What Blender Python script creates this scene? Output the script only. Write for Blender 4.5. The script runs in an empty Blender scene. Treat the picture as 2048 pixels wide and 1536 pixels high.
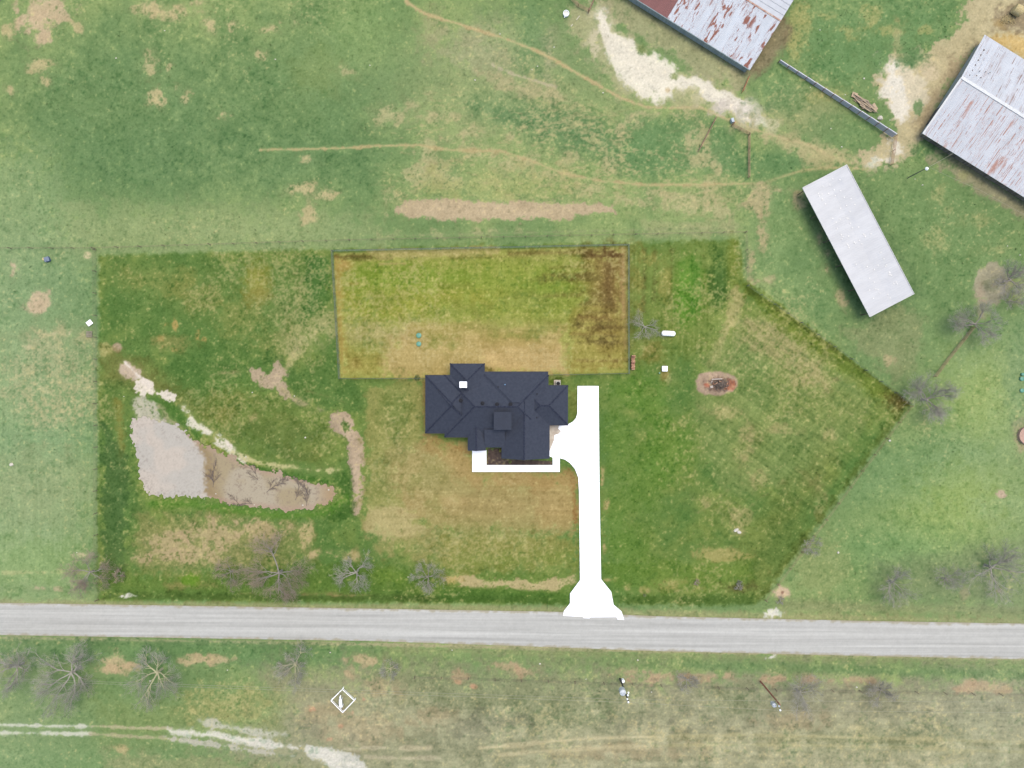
import bpy, bmesh, math, random
import numpy as np
from mathutils import Vector, Matrix

scene = bpy.context.scene
COL = scene.collection
PI = math.pi
S = 0.09            # metres of ground per unit of the survey plan (u right, v down)
H = 122.88          # camera height

# ---------------------------------------------------------------- camera, sky, sun, exposure
cam_d = bpy.data.cameras.new('camera')
cam_d.lens = 24; cam_d.sensor_width = 36; cam_d.sensor_fit = 'HORIZONTAL'
cam_d.clip_start = 0.5; cam_d.clip_end = 5000
cam = bpy.data.objects.new('camera', cam_d)
cam.location = (0, 0, H); cam.rotation_euler = (0, 0, 0)
COL.objects.link(cam); scene.camera = cam

SUN_EL, SUN_AZ = math.radians(74), math.radians(40)
world = bpy.data.worlds.new('World'); scene.world = world
world.use_nodes = True
wn = world.node_tree.nodes; wl = world.node_tree.links
wn.clear()
sky = wn.new('ShaderNodeTexSky'); sky.sky_type = 'NISHITA'; sky.sun_disc = False
sky.sun_elevation = SUN_EL; sky.sun_rotation = SUN_AZ
sky.dust_density = 3.0; sky.air_density = 1.0; sky.ozone_density = 1.0
bg = wn.new('ShaderNodeBackground'); bg.inputs['Strength'].default_value = 0.15
wo = wn.new('ShaderNodeOutputWorld')
wl.new(sky.outputs[0], bg.inputs[0]); wl.new(bg.outputs[0], wo.inputs[0])
sun_d = bpy.data.lights.new('sun', 'SUN'); sun_d.energy = 0.9; sun_d.angle = math.radians(32)
sun_d.color = (1.0, 0.95, 0.86)
sun = bpy.data.objects.new('sun', sun_d); COL.objects.link(sun)
sd = Vector((math.sin(SUN_AZ)*math.cos(SUN_EL), math.cos(SUN_AZ)*math.cos(SUN_EL), math.sin(SUN_EL)))
sun.rotation_euler = sd.to_track_quat('Z', 'Y').to_euler()
sun.location = sd*200
scene.view_settings.view_transform = 'Standard'; scene.view_settings.look = 'None'
scene.view_settings.exposure = 1.2; scene.view_settings.gamma = 1.0
scene.view_settings.use_curve_mapping = False
F = (2.05, 2.10, 2.34)      # what sun, sky and exposure together make of a white surface

# ---------------------------------------------------------------- small helpers
def lin(c):
    c = c/255.0
    return c/12.92 if c <= 0.04045 else ((c+0.055)/1.055)**2.4
def C(r, g, b):             # surface colour that reads as this tone in daylight
    return (min(lin(r)/F[0], .82), min(lin(g)/F[1], .82), min(lin(b)/F[2], .82))
def W(u, v, z=0.0):         # survey plan -> metres (z: height at which the point was surveyed)
    k = S*(H-z)/H
    return Vector(((u-1024)*k, (768-v)*k, z))
def G(u, v, z=0.0):
    return Vector(((u-1024)*S, (768-v)*S, z))

def tag(o, label=None, cat=None, group=None, kind=None):
    if label: o['label'] = label
    if cat: o['category'] = cat
    if group: o['group'] = group
    if kind: o['kind'] = kind
    return o
def thing(name, loc=(0, 0, 0), rz=0.0, label=None, cat=None, group=None):
    o = bpy.data.objects.new(name, None); COL.objects.link(o)
    o.location = loc; o.rotation_euler = (0, 0, rz); o.empty_display_size = .3
    return tag(o, label, cat, group)

class MB:
    """collects shapes, builds ONE mesh"""
    def __init__(s): s.v = []; s.f = []
    def add(s, vs, fs):
        o = len(s.v); s.v += [tuple(p) for p in vs]; s.f += [tuple(i+o for i in f) for f in fs]; return s
    def box(s, c, d, rz=0.0, tilt=None):
        x, y, z = d[0]/2, d[1]/2, d[2]/2
        m = Matrix.Rotation(rz, 3, 'Z')
        if tilt: m = m @ Matrix.Rotation(tilt[0], 3, 'X') @ Matrix.Rotation(tilt[1], 3, 'Y')
        c = Vector(c)
        vs = [c + m @ Vector(p) for p in ((-x,-y,-z),(x,-y,-z),(x,y,-z),(-x,y,-z),(-x,-y,z),(x,-y,z),(x,y,z),(-x,y,z))]
        return s.add(vs, [(3,2,1,0),(4,5,6,7),(0,1,5,4),(1,2,6,5),(2,3,7,6),(3,0,4,7)])
    def tube(s, a, b, r0, r1=None, n=8, caps=True):
        a = Vector(a); b = Vector(b); r1 = r0 if r1 is None else r1
        d = (b-a)
        if d.length < 1e-6: return s
        d.normalize()
        p = d.cross(Vector((0,0,1)));
        if p.length < 1e-3: p = d.cross(Vector((0,1,0)))
        p.normalize(); q = d.cross(p)
        vs = []
        for c, r in ((a, r0), (b, r1)):
            for k in range(n):
                t = 2*PI*k/n; vs.append(c + p*(r*math.cos(t)) + q*(r*math.sin(t)))
        fs = [(k, (k+1) % n, n+(k+1) % n, n+k) for k in range(n)]
        if caps: fs += [tuple(range(n))[::-1], tuple(range(n, 2*n))]
        return s.add(vs, fs)
    def path(s, pts, r, n=6):
        for a, b in zip(pts, pts[1:]): s.tube(a, b, r, r, n)
        return s
    def lathe(s, c, prof, n=20, axis='Z', rz=0.0):
        vs = []; c = Vector(c); m = Matrix.Rotation(rz, 3, 'Z')
        for (r, h) in prof:
            for k in range(n):
                t = 2*PI*k/n
                p = Vector((r*math.cos(t), r*math.sin(t), h)) if axis == 'Z' else Vector((h, r*math.cos(t), r*math.sin(t)))
                vs.append(c + m @ p)
        fs = []
        for j in range(len(prof)-1):
            for k in range(n):
                fs.append((j*n+k, j*n+(k+1) % n, (j+1)*n+(k+1) % n, (j+1)*n+k))
        fs += [tuple(range(n))[::-1], tuple(range((len(prof)-1)*n, len(prof)*n))]
        return s.add(vs, fs)
    def blob(s, c, r, seed=0, sub=2, rough=.25):
        bm = bmesh.new(); bmesh.ops.create_icosphere(bm, subdivisions=sub, radius=1)
        rnd = random.Random(seed)
        bm.verts.ensure_lookup_table()
        vs = []
        for v in bm.verts:
            k = 1 + rnd.uniform(-rough, rough)
            vs.append(Vector(c) + Vector((v.co.x*r[0]*k, v.co.y*r[1]*k, v.co.z*r[2]*k)))
        fs = [tuple(v.index for v in f.verts) for f in bm.faces]
        bm.free()
        return s.add(vs, fs)
    def prism(s, pts, z0, z1):
        n = len(pts)
        a = sum(pts[i][0]*pts[(i+1) % n][1]-pts[(i+1) % n][0]*pts[i][1] for i in range(n))
        if a < 0: pts = pts[::-1]
        vs = [(p[0], p[1], z0) for p in pts] + [(p[0], p[1], z1) for p in pts]
        fs = [tuple(range(n))[::-1], tuple(range(n, 2*n))] + [(i, (i+1) % n, n+(i+1) % n, n+i) for i in range(n)]
        return s.add(vs, fs)
    def build(s, name, mat, parent=None, smooth=False, bevel=0.0):
        me = bpy.data.meshes.new(name); me.from_pydata(s.v, [], s.f); me.validate(); me.update()
        o = bpy.data.objects.new(name, me); COL.objects.link(o)
        if mat: me.materials.append(mat)
        if parent: o.parent = parent
        if smooth:
            me.polygons.foreach_set('use_smooth', [True]*len(me.polygons))
        if bevel:
            m = o.modifiers.new('bevel', 'BEVEL'); m.width = bevel; m.segments = 2; m.limit_method = 'ANGLE'
        return o

# ---------------------------------------------------------------- materials
def mat(name, c, rough=.85, metal=0.0, c2=None, scale=3.0, mix=(.35, .65), bump=0.0, bscale=30.0, stretch=(1, 1, 1), detail=6, spec=None, coat=0):
    m = bpy.data.materials.new(name); m.use_nodes = True
    nt = m.node_tree; n = nt.nodes; l = nt.links
    p = n['Principled BSDF']; p.inputs['Roughness'].default_value = rough; p.inputs['Metallic'].default_value = metal
    if spec is not None: p.inputs['Specular IOR Level'].default_value = spec
    p.inputs['Base Color'].default_value = (*c, 1)
    tc = n.new('ShaderNodeTexCoord'); mp = n.new('ShaderNodeMapping'); mp.inputs['Scale'].default_value = stretch
    l.new(tc.outputs['Object'], mp.inputs[0])
    c2 = c2 or tuple(x*.82 for x in c)
    nz = n.new('ShaderNodeTexNoise'); nz.inputs['Scale'].default_value = scale; nz.inputs['Detail'].default_value = detail
    l.new(mp.outputs[0], nz.inputs['Vector'])
    r = n.new('ShaderNodeMapRange'); r.inputs[1].default_value = mix[0]; r.inputs[2].default_value = mix[1]
    l.new(nz.outputs[0], r.inputs[0])
    mx = n.new('ShaderNodeMix'); mx.data_type = 'RGBA'
    mx.inputs[6].default_value = (*c, 1); mx.inputs[7].default_value = (*c2, 1)
    l.new(r.outputs[0], mx.inputs[0]); l.new(mx.outputs[2], p.inputs['Base Color'])
    if bump:
        b = n.new('ShaderNodeBump'); b.inputs['Strength'].default_value = bump; b.inputs['Distance'].default_value = .05
        nb = n.new('ShaderNodeTexNoise'); nb.inputs['Scale'].default_value = bscale; nb.inputs['Detail'].default_value = 4
        l.new(tc.outputs['Object'], nb.inputs['Vector']); l.new(nb.outputs[0], b.inputs['Height']); l.new(b.outputs[0], p.inputs['Normal'])
    return m

# ---------------------------------------------------------------- noise on numpy grids (plan units)
_T = {}
def vn(U, V, sx, sy=None, seed=0):
    sy = sy or sx
    if seed not in _T:
        _T[seed] = np.random.RandomState(seed*7+3).rand(256, 256).astype(np.float32)
    T = _T[seed]
    x = U/sx + 37.3*seed; y = V/sy + 11.7*seed
    xi = np.floor(x).astype(np.int32); yi = np.floor(y).astype(np.int32)
    fx = (x-xi).astype(np.float32); fy = (y-yi).astype(np.float32)
    fx = fx*fx*(3-2*fx); fy = fy*fy*(3-2*fy)
    x0 = xi & 255; x1 = (xi+1) & 255; y0 = yi & 255; y1 = (yi+1) & 255
    return (T[y0, x0]*(1-fx)+T[y0, x1]*fx)*(1-fy) + (T[y1, x0]*(1-fx)+T[y1, x1]*fx)*fy
def fbm(U, V, s, seed=0, oct=4, ax=1.0):
    t = 0; a = 1; w = 0
    for k in range(oct):
        t = t + a*vn(U, V, s*ax/2**k, s/2**k, seed+k); w += a; a *= .55
    return (t/w-.5)*1.5+.5
def sstep(a, b, x):
    t = np.clip((x-a)/(b-a), 0, 1); return t*t*(3-2*t)
def d_line(U, V, pts, w=0):
    d = np.full(U.shape, 1e9, np.float32)
    for (ax, ay), (bx, by) in zip(pts, pts[1:]):
        dx, dy = bx-ax, by-ay; L = dx*dx+dy*dy+1e-9
        t = np.clip(((U-ax)*dx+(V-ay)*dy)/L, 0, 1)
        d = np.minimum(d, np.hypot(U-ax-t*dx, V-ay-t*dy))
    return d-w
def d_poly(U, V, pts):
    P = list(pts)+[pts[0]]
    d = d_line(U, V, P)
    ins = np.zeros(U.shape, bool)
    for (ax, ay), (bx, by) in zip(P, P[1:]):
        if ay == by: continue
        c = ((V < ay) != (V < by)) & (U < (bx-ax)*(V-ay)/(by-ay)+ax)
        ins ^= c
    return np.where(ins, -d, d)
def d_ell(U, V, cx, cy, rx, ry, rot=0):
    c, s_ = math.cos(math.radians(rot)), math.sin(math.radians(rot))
    x = (U-cx)*c+(V-cy)*s_; y = -(U-cx)*s_+(V-cy)*c
    return (np.hypot(x/rx, y/ry)-1)*min(rx, ry)
# ================================================================ THE GROUND
def axis(lo, hi, step, out):
    core = np.arange(lo, hi, step); a = [lo]; b = [core[-1]]; k = step
    while a[-1] > -out: k *= 1.10; a.append(a[-1]-k)
    k = step
    while b[-1] < out: k *= 1.10; b.append(b[-1]+k)
    return np.array(a[:0:-1]+list(core)+b[1:], np.float32)
STEP = 1.5
AU = axis(-70, 2120, STEP, 22000); AV = axis(-60, 1600, STEP, 22000)
U, V = np.meshgrid(AU, AV)
U = U.astype(np.float32); V = V.astype(np.float32)
Uc = np.clip(U, -3000, 5000); Vc = np.clip(V, -3000, 5000)

N1 = fbm(U, V, 260, 1, 4); N2 = fbm(U, V, 70, 5, 4); N3 = fbm(U, V, 22, 9, 4); N4 = fbm(U, V, 8, 13, 3); N5 = vn(U, V, 2.6, None, 17)
N6 = fbm(U, V, 13, 21, 3)
N8 = vn(U, V, 4.2, None, 27)
A = lambda *c: np.array(c, np.float32)
def mixc(a, b, t): return a + (b-a)*t[..., None]

PROP = [(197,510),(1478,480),(1487,555),(1820,805),(1512,1212),(195,1203)]
PD = d_poly(U, V, PROP)
INM = sstep(5, -5, PD + (N4-.5)*8)

class Paint:
    def __init__(s, col): s.c = col
    def sl(s, pts, m):
        us = [p[0] for p in pts]; vs = [p[1] for p in pts]
        i0, i1 = np.searchsorted(AU, [min(us)-m, max(us)+m]); j0, j1 = np.searchsorted(AV, [min(vs)-m, max(vs)+m])
        return slice(j0, j1), slice(i0, i1)
    def put(s, kind, pts, col, soft=8, rough=10, op=1., spk=0, w=0, thr=.5, var=8, n=None, clip=None):
        """kind p(oly) l(ine) e(llipse); soft/rough in plan units; spk 0..1.5 breaks it into specks"""
        if kind == 'e':
            cx, cy, rx, ry = pts[:4]; rr = max(rx, ry)
            box = [(cx-rr, cy-rr), (cx+rr, cy+rr)]
        else: box = pts
        q = s.sl(box, soft+rough+w+4)
        u, v = U[q], V[q]
        if u.size == 0: return
        d = {'p': lambda: d_poly(u, v, pts), 'l': lambda: d_line(u, v, pts, w), 'e': lambda: d_ell(u, v, *pts)}[kind]()
        nn = (N3 if n is None else n)[q]
        d = d + (nn-.5)*rough*1.5 + (N4[q]-.5)*rough*1.1 + (N8[q]-.5)*min(rough, 9)*.9 + (N5[q]-.5)*min(rough, 9)*.6
        m = sstep(soft, -soft, d)
        if spk:
            h = (N4[q]*.36+N6[q]*.26+N5[q]*.22+N8[q]*.22-.03)
            k = sstep(thr-.19, thr+.19, m*.62 + (h-.5)*spk*1.15) * np.minimum(1, m*3)
            m = k*.78 + m*.20
        if clip == 'in': m = m*INM[q]
        if clip == 'out': m = m*(1-INM[q])
        m = (m*op)[..., None]
        c = A(*col) + ((N3[q]-.5)*var*1.3+(N5[q]-.5)*var)[..., None]
        s.c[q] = s.c[q]*(1-m) + c*m

# --- pasture outside the plot: pale fresh green, yellower and browner towards the lower right
base = mixc(A(110,140,82), A(142,163,98), sstep(.35, .68, N1*.55+N2*.45))
base = mixc(base, A(98,131,74), sstep(.55, .85, N2)*.5)
# --- the plot: richer green
inn = mixc(A(90,124,58), A(124,142,70), sstep(.3, .7, N2*.5+N1*.3+N3*.2))
base = mixc(base, inn, INM)
P = Paint(base)
p = P.put
# outside, top left
p('e', (250,230,230,170), (97,131,78), 90, 40, .7, clip='out')
p('e', (620,190,190,150), (98,132,78), 90, 40, .65, clip='out')
p('e', (520,330,330,70), (93,128,76), 60, 30, .6, clip='out')
p('p', [(-70,300),(90,300),(130,380),(180,500),(190,1210),(-70,1210)], (140,165,110), 50, 50, .75, clip='out')
p('p', [(120,410),(700,420),(780,470),(780,505),(120,510)], (150,166,110), 30, 40, .7, clip='out')
p('e', (640,135,50,50), (128,150,88), 30, 20, .7, clip='out')
p('e', (730,60,80,70), (128,158,92), 50, 30, .6, clip='out')
p('e', (60,840,160,120), (122,155,98), 60, 40, .7, clip='out')
p('e', (90,890,100,40), (105,146,92), 20, 30, .6, clip='out')
p('e', (90,620,130,110), (105,142,88), 50, 40, .55, clip='out')
p('e', (120,700,100,50), (140,155,105), 30, 40, .5, spk=.9, clip='out')
p('e', (80,960,120,70), (150,165,112), 40, 40, .6, clip='out')
p('e', (60,1130,120,50), (126,160,88), 30, 30, .6, clip='out')
for c in ((88,20,52,26),(75,48,34,24),(84,75,22,14),(60,40,20,18)): p('e', c, (206,182,146), 14, 22, .95, spk=.9, thr=.38, clip='out')
for c in ((420,48,18,26),(350,25,55,14),(300,15,40,16),(466,50,16,12),(398,8,20,10),(590,45,7,9),(298,130,16,26),(336,140,10,12),(312,196,24,22),(366,200,12,12),(345,180,26,8),(446,228,13,9),(76,130,30,14),(15,60,14,16),(150,55,16,12),(15,180,16,9),(90,165,14,8),(612,318,16,11),(618,432,16,22),(540,60,20,10),(520,112,10,8),(600,380,40,14),(650,390,30,14)):
    p('e', c, (196,180,132), 9, 14, .9, spk=1.15, clip='out')
for c in ((30,533,10,17),(78,602,26,22),(66,612,16,14)): p('e', c, (208,180,146), 9, 12, .95, spk=.9, thr=.4, clip='out')
for c in ((55,695,9,6),(108,667,9,3),(140,668,4,7),(175,510,8,8),(170,1110,20,4)): p('e', c, (222,204,160), 3, 5, .9, spk=.7, clip='out')
p('e', (90,670,80,12), (214,190,140), 14, 14, .8, spk=1.35, thr=.62, clip='out')
p('e', (100,770,110,120), (176,172,124), 40, 40, .7, spk=1.2, thr=.6, clip='out')
p('p', [(0,1140),(190,1140),(190,1150),(0,1150)], (196,190,130), 5, 6, .6, spk=1.2, clip='out')
for c in ((75,1177,14,5),(112,1178,8,5)): p('e', c, (206,184,146), 4, 6, .8, spk=.7)
# outside, top middle
p('e', (1010,170,230,110), (146,160,108), 80, 40, .6, clip='out')
p('e', (1010,90,110,60), (140,156,106), 40, 40, .6, clip='out')
p('e', (860,70,20,34), (172,166,120), 20, 20, .6, clip='out')
p('e', (960,70,100,26), (176,172,128), 26, 26, .6, spk=.9, clip='out')
p('e', (960,110,80,34), (170,168,126), 26, 26, .65, spk=.7, thr=.4, clip='out')
p('e', (1095,110,14,60), (176,170,132), 16, 16, .7, spk=.8, clip='out')
p('e', (1060,70,26,60), (100,140,84), 20, 20, .5, clip='out')
p('l', [(985,130),(1030,150),(1080,165),(1110,175)], (200,188,154), 4, 5, .85, w=2, spk=.5, thr=.35)
p('p', [(950,140),(1010,150),(1120,180),(1160,210),(1090,205),(1000,180)], (190,176,132), 16, 16, .75, spk=.9, thr=.45, clip='out')
p('p', [(940,205),(1060,215),(1200,240),(1260,300),(1240,330),(1120,290),(1000,240)], (88,126,76), 26, 20, .75, clip='out')
p('p', [(1250,230),(1440,240),(1490,300),(1490,350),(1260,350),(1230,290)], (92,132,78), 24, 20, .75, clip='out')
p('p', [(1480,310),(1600,300),(1640,330),(1580,352),(1480,352)], (88,128,74), 16, 16, .7, clip='out')
for c in ((870,232,40,16),(905,270,20,12),(935,265,30,10),(915,287,16,8),(1010,270,20,8),(850,300,20,30),(830,350,30,26),(870,340,30,18),(905,360,40,20),(970,365,40,14),(780,395,18,14),(760,425,10,8),(1020,330,50,20),(1080,350,50,14),(1140,320,20,10),(1060,320,30,12),(1220,330,14,26),(1260,240,20,10),(1240,262,12,20),(1300,228,60,8),(1400,300,24,50),(1380,280,14,24),(1430,330,12,24),(1420,370,40,14),(1180,380,40,16),(1300,385,30,8),(1260,400,40,10),(1000,400,60,8),(960,310,30,10),(1380,410,60,30),(1440,420,30,20),(780,230,40,18),(840,210,20,12),(690,140,20,10),(1460,140,30,20),(1430,20,20,30),(850,470,60,6),(980,462,60,5),(1400,455,70,8),(860,185,8,8)):
    p('e', c, (188,178,130), 15, 18, .8, spk=1.2, thr=.47, clip='out')
p('e', (1000,375,190,50), (168,172,104), 40, 30, .7, spk=1.1, thr=.52, clip='out')
p('p', [(785,420),(820,402),(880,398),(1000,402),(1150,405),(1225,412),(1230,425),(1150,430),(1140,438),(1030,441),(900,440),(830,436)], (200,175,142), 6, 8, .95, spk=.45, thr=.33, clip='out')
p('p', [(1280,438),(1484,440),(1484,470),(1280,476)], (164,168,116), 12, 14, .6, spk=.8, thr=.4, clip='out')
p('l', [(780,472),(1484,455)], (150,158,110), 3, 4, .6, w=1.5, clip='out')
# tracks trodden by cattle
tr = (192,174,122)
p('l', [(798,-20),(815,5),(850,28),(930,52),(1000,74),(1060,96),(1110,120),(1160,150),(1200,172),(1240,195),(1290,214),(1340,216),(1400,214),(1440,232),(1500,256),(1560,275),(1620,290),(1650,306)], (198,178,128), 3, 3, 1, w=2.8)
p('l', [(520,300),(600,298),(680,297),(750,292),(835,290),(900,300),(1000,302),(1060,320),(1120,345),(1200,362),(1300,370),(1400,369),(1480,368),(1530,366),(1560,355),(1600,342),(1640,336),(1700,335),(1740,340)], (196,178,126), 3, 3, .95, w=2.3)
p('l', [(1560,262),(1600,280),(1650,310),(1700,326)], tr, 4, 4, .7, w=2)
# limestone hardpan and dust round the barns
wh = (246,240,226); lm = (240,228,214)
p('p', [(1130,10),(1200,0),(1250,60),(1300,100),(1400,150),(1470,170),(1560,240),(1500,262),(1400,215),(1300,215),(1230,185),(1180,120),(1140,60)], (186,178,134), 26, 26, .75, spk=.55, thr=.35, clip='out')
p('l', [(1195,20),(1235,90),(1290,160),(1380,170),(1470,210),(1540,255)], (214,204,168), 26, 26, .65, w=22, spk=.5, thr=.36, clip='out')
p('p', [(1190,0),(1290,-10),(1500,140),(1490,190),(1400,160),(1330,110),(1260,70)], (174,168,128), 20, 24, .8, spk=.6, thr=.36, clip='out')
p('p', [(1187,12),(1205,20),(1225,60),(1250,76),(1268,84),(1282,108),(1310,102),(1356,128),(1360,150),(1400,156),(1440,178),(1490,198),(1530,232),(1540,258),(1505,250),(1470,228),(1420,202),(1386,176),(1350,180),(1345,198),(1310,210),(1270,190),(1240,160),(1215,120),(1212,86),(1196,62)], (243,235,218), 11, 12, .93, spk=.6, thr=.35, clip='out')
p('p', [(1175,60),(1200,50),(1205,100),(1190,130),(1170,90)], (214,202,170), 10, 14, .8, spk=.9, clip='out')
p('e', (1349,152,7,7), (150,160,106), 3, 3)
p('e', (1335,180,6,6), (212,192,156), 3, 3)
p('e', (1283,98,9,9), (136,150,92), 5, 4); p('e', (1450,215,22,14), (220,208,196), 10, 10, .8)
p('e', (1500,222,30,26), (226,216,206), 14, 14, .8, spk=.6, thr=.35)
p('e', (1545,248,20,16), (226,218,186), 8, 12, .85, spk=.9)
p('p', [(1500,262),(1600,270),(1700,300),(1790,330),(1700,342),(1620,330),(1540,290)], (192,178,130), 18, 22, .85, spk=.7, thr=.37, clip='out')
p('e', (1600,225,90,46), (160,160,110), 30, 26, .6, clip='out')
p('e', (1560,180,50,40), (98,138,82), 26, 20, .6, clip='out')
p('e', (1700,260,70,30), (112,146,88), 20, 26, .6, clip='out')
p('p', [(1570,20),(1760,0),(1900,0),(1900,80),(1810,130),(1760,160),(1700,180),(1640,160),(1560,110)], (98,137,80), 30, 30, .75, clip='out')
for c in ((1600,60,26,50),(1640,30,40,14),(1700,60,30,14),(1590,110,16,40),(1740,30,30,26),(1665,190,40,14),(1780,60,24,14),(1850,60,24,14),(1720,150,14,26)): p('e', c, (176,172,106), 14, 18, .7, spk=1.0, clip='out')
p('p', [(1960,-40),(2150,-40),(2150,180),(1970,92),(1920,130),(1860,250),(1845,280),(1800,330),(1740,340),(1690,325),(1770,280),(1790,262),(1775,200),(1750,170),(1790,110),(1830,110),(1900,80),(1930,30)], (204,186,146), 12, 22, .94, spk=.4, thr=.3, clip='out')
p('p', [(1900,120),(1960,90),(1845,270),(1830,250)], (176,156,122), 14, 14, .8)
p('p', [(1760,120),(1800,125),(1860,150),(1850,200),(1800,250),(1770,190)], (228,216,190), 16, 20, .85, spk=.5, thr=.35)
for c in ((1782,135,12,10),(1785,160,14,16),(1775,185,16,12),(1795,170,14,16),(1800,215,20,30),(1770,320,24,8),(1745,330,14,6),(1790,300,14,14)): p('e', c, (242,235,220), 9, 12, .85, spk=.7, thr=.38)
p('e', (1858,140,26,22), (200,184,150), 8, 10, .8, spk=.8); p('e', (1865,148,20,16), (218,200,164), 4, 6, .8, spk=1.1)
p('e', (1835,215,10,14), (98,136,80), 5, 6, .9, spk=.5); p('e', (1826,118,26,16), (86,126,72), 10, 10, .8); p('e', (1795,80,14,30), (180,170,120), 10, 12, .6, spk=.7)
p('p', [(1975,88),(2010,96),(2060,120),(2150,150),(2150,90),(2060,60),(1990,72)], (214,180,112), 9, 12, .95)
p('p', [(1985,20),(2150,-40),(2150,90),(2060,100),(2020,60),(1980,60)], (142,124,98), 18, 18, .85, spk=.45, thr=.33)
p('e', (2000,46,14,10), (190,160,100), 8, 8, .7)
p('p', [(1850,290),(1900,300),(2048,400),(2120,450),(2120,480),(2020,420),(1900,350),(1850,320)], (160,148,120), 12, 12, .85, spk=.5, thr=.33)
p('e', (1850,300,22,12,), (88,126,72), 8, 8, .8); p('e', (1885,318,26,9,35), (88,124,72), 8, 8, .7)
p('p', [(1500,96),(1560,20),(1580,60),(1560,105),(1530,140),(1500,150)], (142,124,96), 10, 8, .85, clip='out')
p('l', [(1270,10),(1500,152)], (142,138,104), 14, 8, .6, w=6)
# right side outside
p('p', [(1500,350),(1640,350),(1730,620),(1640,640),(1490,540)], (108,143,86), 24, 26, .55, clip='out')
for c in ((1520,400,30,36),(1500,520,9,40),(1530,560,20,14),(1640,470,14,28),(1645,440,9,14),(1652,540,12,10),(1655,505,10,16),(1680,590,12,22),(1690,610,12,14),(1600,400,16,26),(1560,380,30,10),(1525,470,12,30)): p('e', c, (188,170,128), 9, 12, .85, spk=1.0, clip='out')
p('p', [(1740,350),(1860,380),(1990,460),(2120,560),(2120,700),(1900,760),(1800,640),(1830,560)], (112,143,84), 40, 30, .6, clip='out')
p('p', [(1640,400),(1605,390),(1740,650),(1790,650),(1740,600)], (84,112,66), 12, 8, .6, clip='out')  # soft shade left of and below the open shed, painted into the grass
p('p', [(1700,350),(1730,370),(1850,590),(1820,620),(1760,640)], (92,122,72), 16, 10, .6, clip='out')  # painted shade again, down the right side of the shed
for c in ((1880,390,20,20),(1895,430,14,20),(1930,350,20,12),(1870,480,30,30),(1950,440,26,14),(1990,500,30,16)): p('e', c, (172,172,112), 14, 18, .6, spk=1.1, clip='out')
p('p', [(1690,660),(1800,600),(1860,640),(1840,740),(1790,760),(1700,690)], (142,146,100), 26, 26, .65, spk=.6, thr=.4, clip='out')
p('e', (1775,720,24,16), (192,168,128), 9, 12, .7, spk=.8, clip='out')
p('e', (1985,566,40,42), (184,168,146), 9, 10, .85, spk=.4, thr=.33); p('e', (1962,610,12,26), (188,166,142), 8, 8, .7)
p('e', (1986,572,16,15), (150,150,112), 6, 5, .8); p('e', (1986,570,7,7), (180,166,130), 3, 3, .8)
p('e', (2030,580,30,30), (168,168,112), 12, 14, .6, spk=.7)
p('p', [(1880,700),(2150,660),(2150,1180),(1600,1180),(1700,1010),(1830,830)], (134,160,94), 50, 30, .75, clip='out')
p('p', [(1740,900),(1900,860),(2000,900),(1850,990),(1700,1000)], (110,146,90), 36, 30, .55, clip='out')
for c in ((1900,1050,90,60),(1930,980,60,40),(1960,800,60,70)): p('e', c, (148,172,86), 50, 30, .6, clip='out')
p('e', (1800,1100,120,40), (108,148,86), 36, 26, .6, clip='out'); p('e', (1640,1130,60,60), (148,158,98), 26, 26, .6, spk=.6, thr=.4, clip='out')
p('e', (2042,870,16,40), (190,160,128), 8, 10, .8, spk=.6); p('e', (2040,760,26,90), (118,148,96), 16, 20, .6)
p('e', (2003,989,9,9), (206,172,150), 3, 4, .9); p('e', (1563,1185,17,13), (214,186,156), 4, 5, .95); p('e', (1565,1185,3,3), (150,110,90), 2, 1)
p('e', (1928,1186,11,13), (180,158,122), 5, 6, .8); p('e', (1998,1181,6,5), (200,166,130), 3, 3, .8)
p('p', [(1560,1200),(2120,1215),(2120,1236),(1560,1226)], (150,155,104), 10, 8, .7)
p('p', [(1750,1120),(2120,1080),(2120,1215),(1750,1200)], (124,136,96), 26, 20, .5)

# ---------------- the plot
# left meadow
p('p', [(210,520),(640,515),(650,620),(560,720),(430,750),(230,700)], (92,124,60), 26, 24, .55, clip='in')
for c in ((320,560,90,40),(400,590,60,40),(480,640,60,50),(560,690,60,40)): p('e', c, (142,146,78), 26, 24, .55, spk=.9, clip='in')
p('e', (515,562,26,38), (152,148,66), 14, 12, .75); p('e', (520,590,24,22), (150,140,74), 14, 12, .5)
p('e', (600,640,70,90), (142,150,92), 30, 30, .6, spk=1.1, thr=.5)
p('p', [(560,700),(600,660),(680,600),(690,660),(620,700),(585,740)], (176,172,118), 18, 18, .7, spk=.9, thr=.45)
p('p', [(625,510),(660,510),(662,600),(610,640),(620,560)], (74,114,50), 10, 12, .7)
p('e', (430,760,130,60), (80,116,52), 26, 20, .6, clip='in'); p('e', (480,780,60,30), (98,138,66), 20, 20, .5)
for c in ((323,678,8,7),(345,700,8,7),(408,677,7,6),(325,693,5,5),(350,650,8,18),(395,670,5,12),(330,650,5,6)): p('e', c, (190,160,96), 4, 5, .85, spk=.8)
p('e', (340,690,50,20), (150,142,84), 12, 12, .6, spk=1.1)
p('e', (234,695,10,9), (188,164,142), 3, 3, .95)
p('p', [(205,690),(240,700),(300,730),(360,790),(420,830),(330,800),(250,770),(205,760)], (128,122,64), 22, 16, .65, clip='in')
p('e', (210,700,14,20), (190,180,120), 8, 8, .7, spk=1.1, clip='in')
p('p', [(205,760),(250,780),(262,860),(280,1000),(310,1060),(205,1060)], (92,122,58), 16, 16, .6, clip='in')
p('p', [(232,800),(244,800),(250,900),(240,920),(232,880)], (150,142,72), 9, 8, .7)
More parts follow.
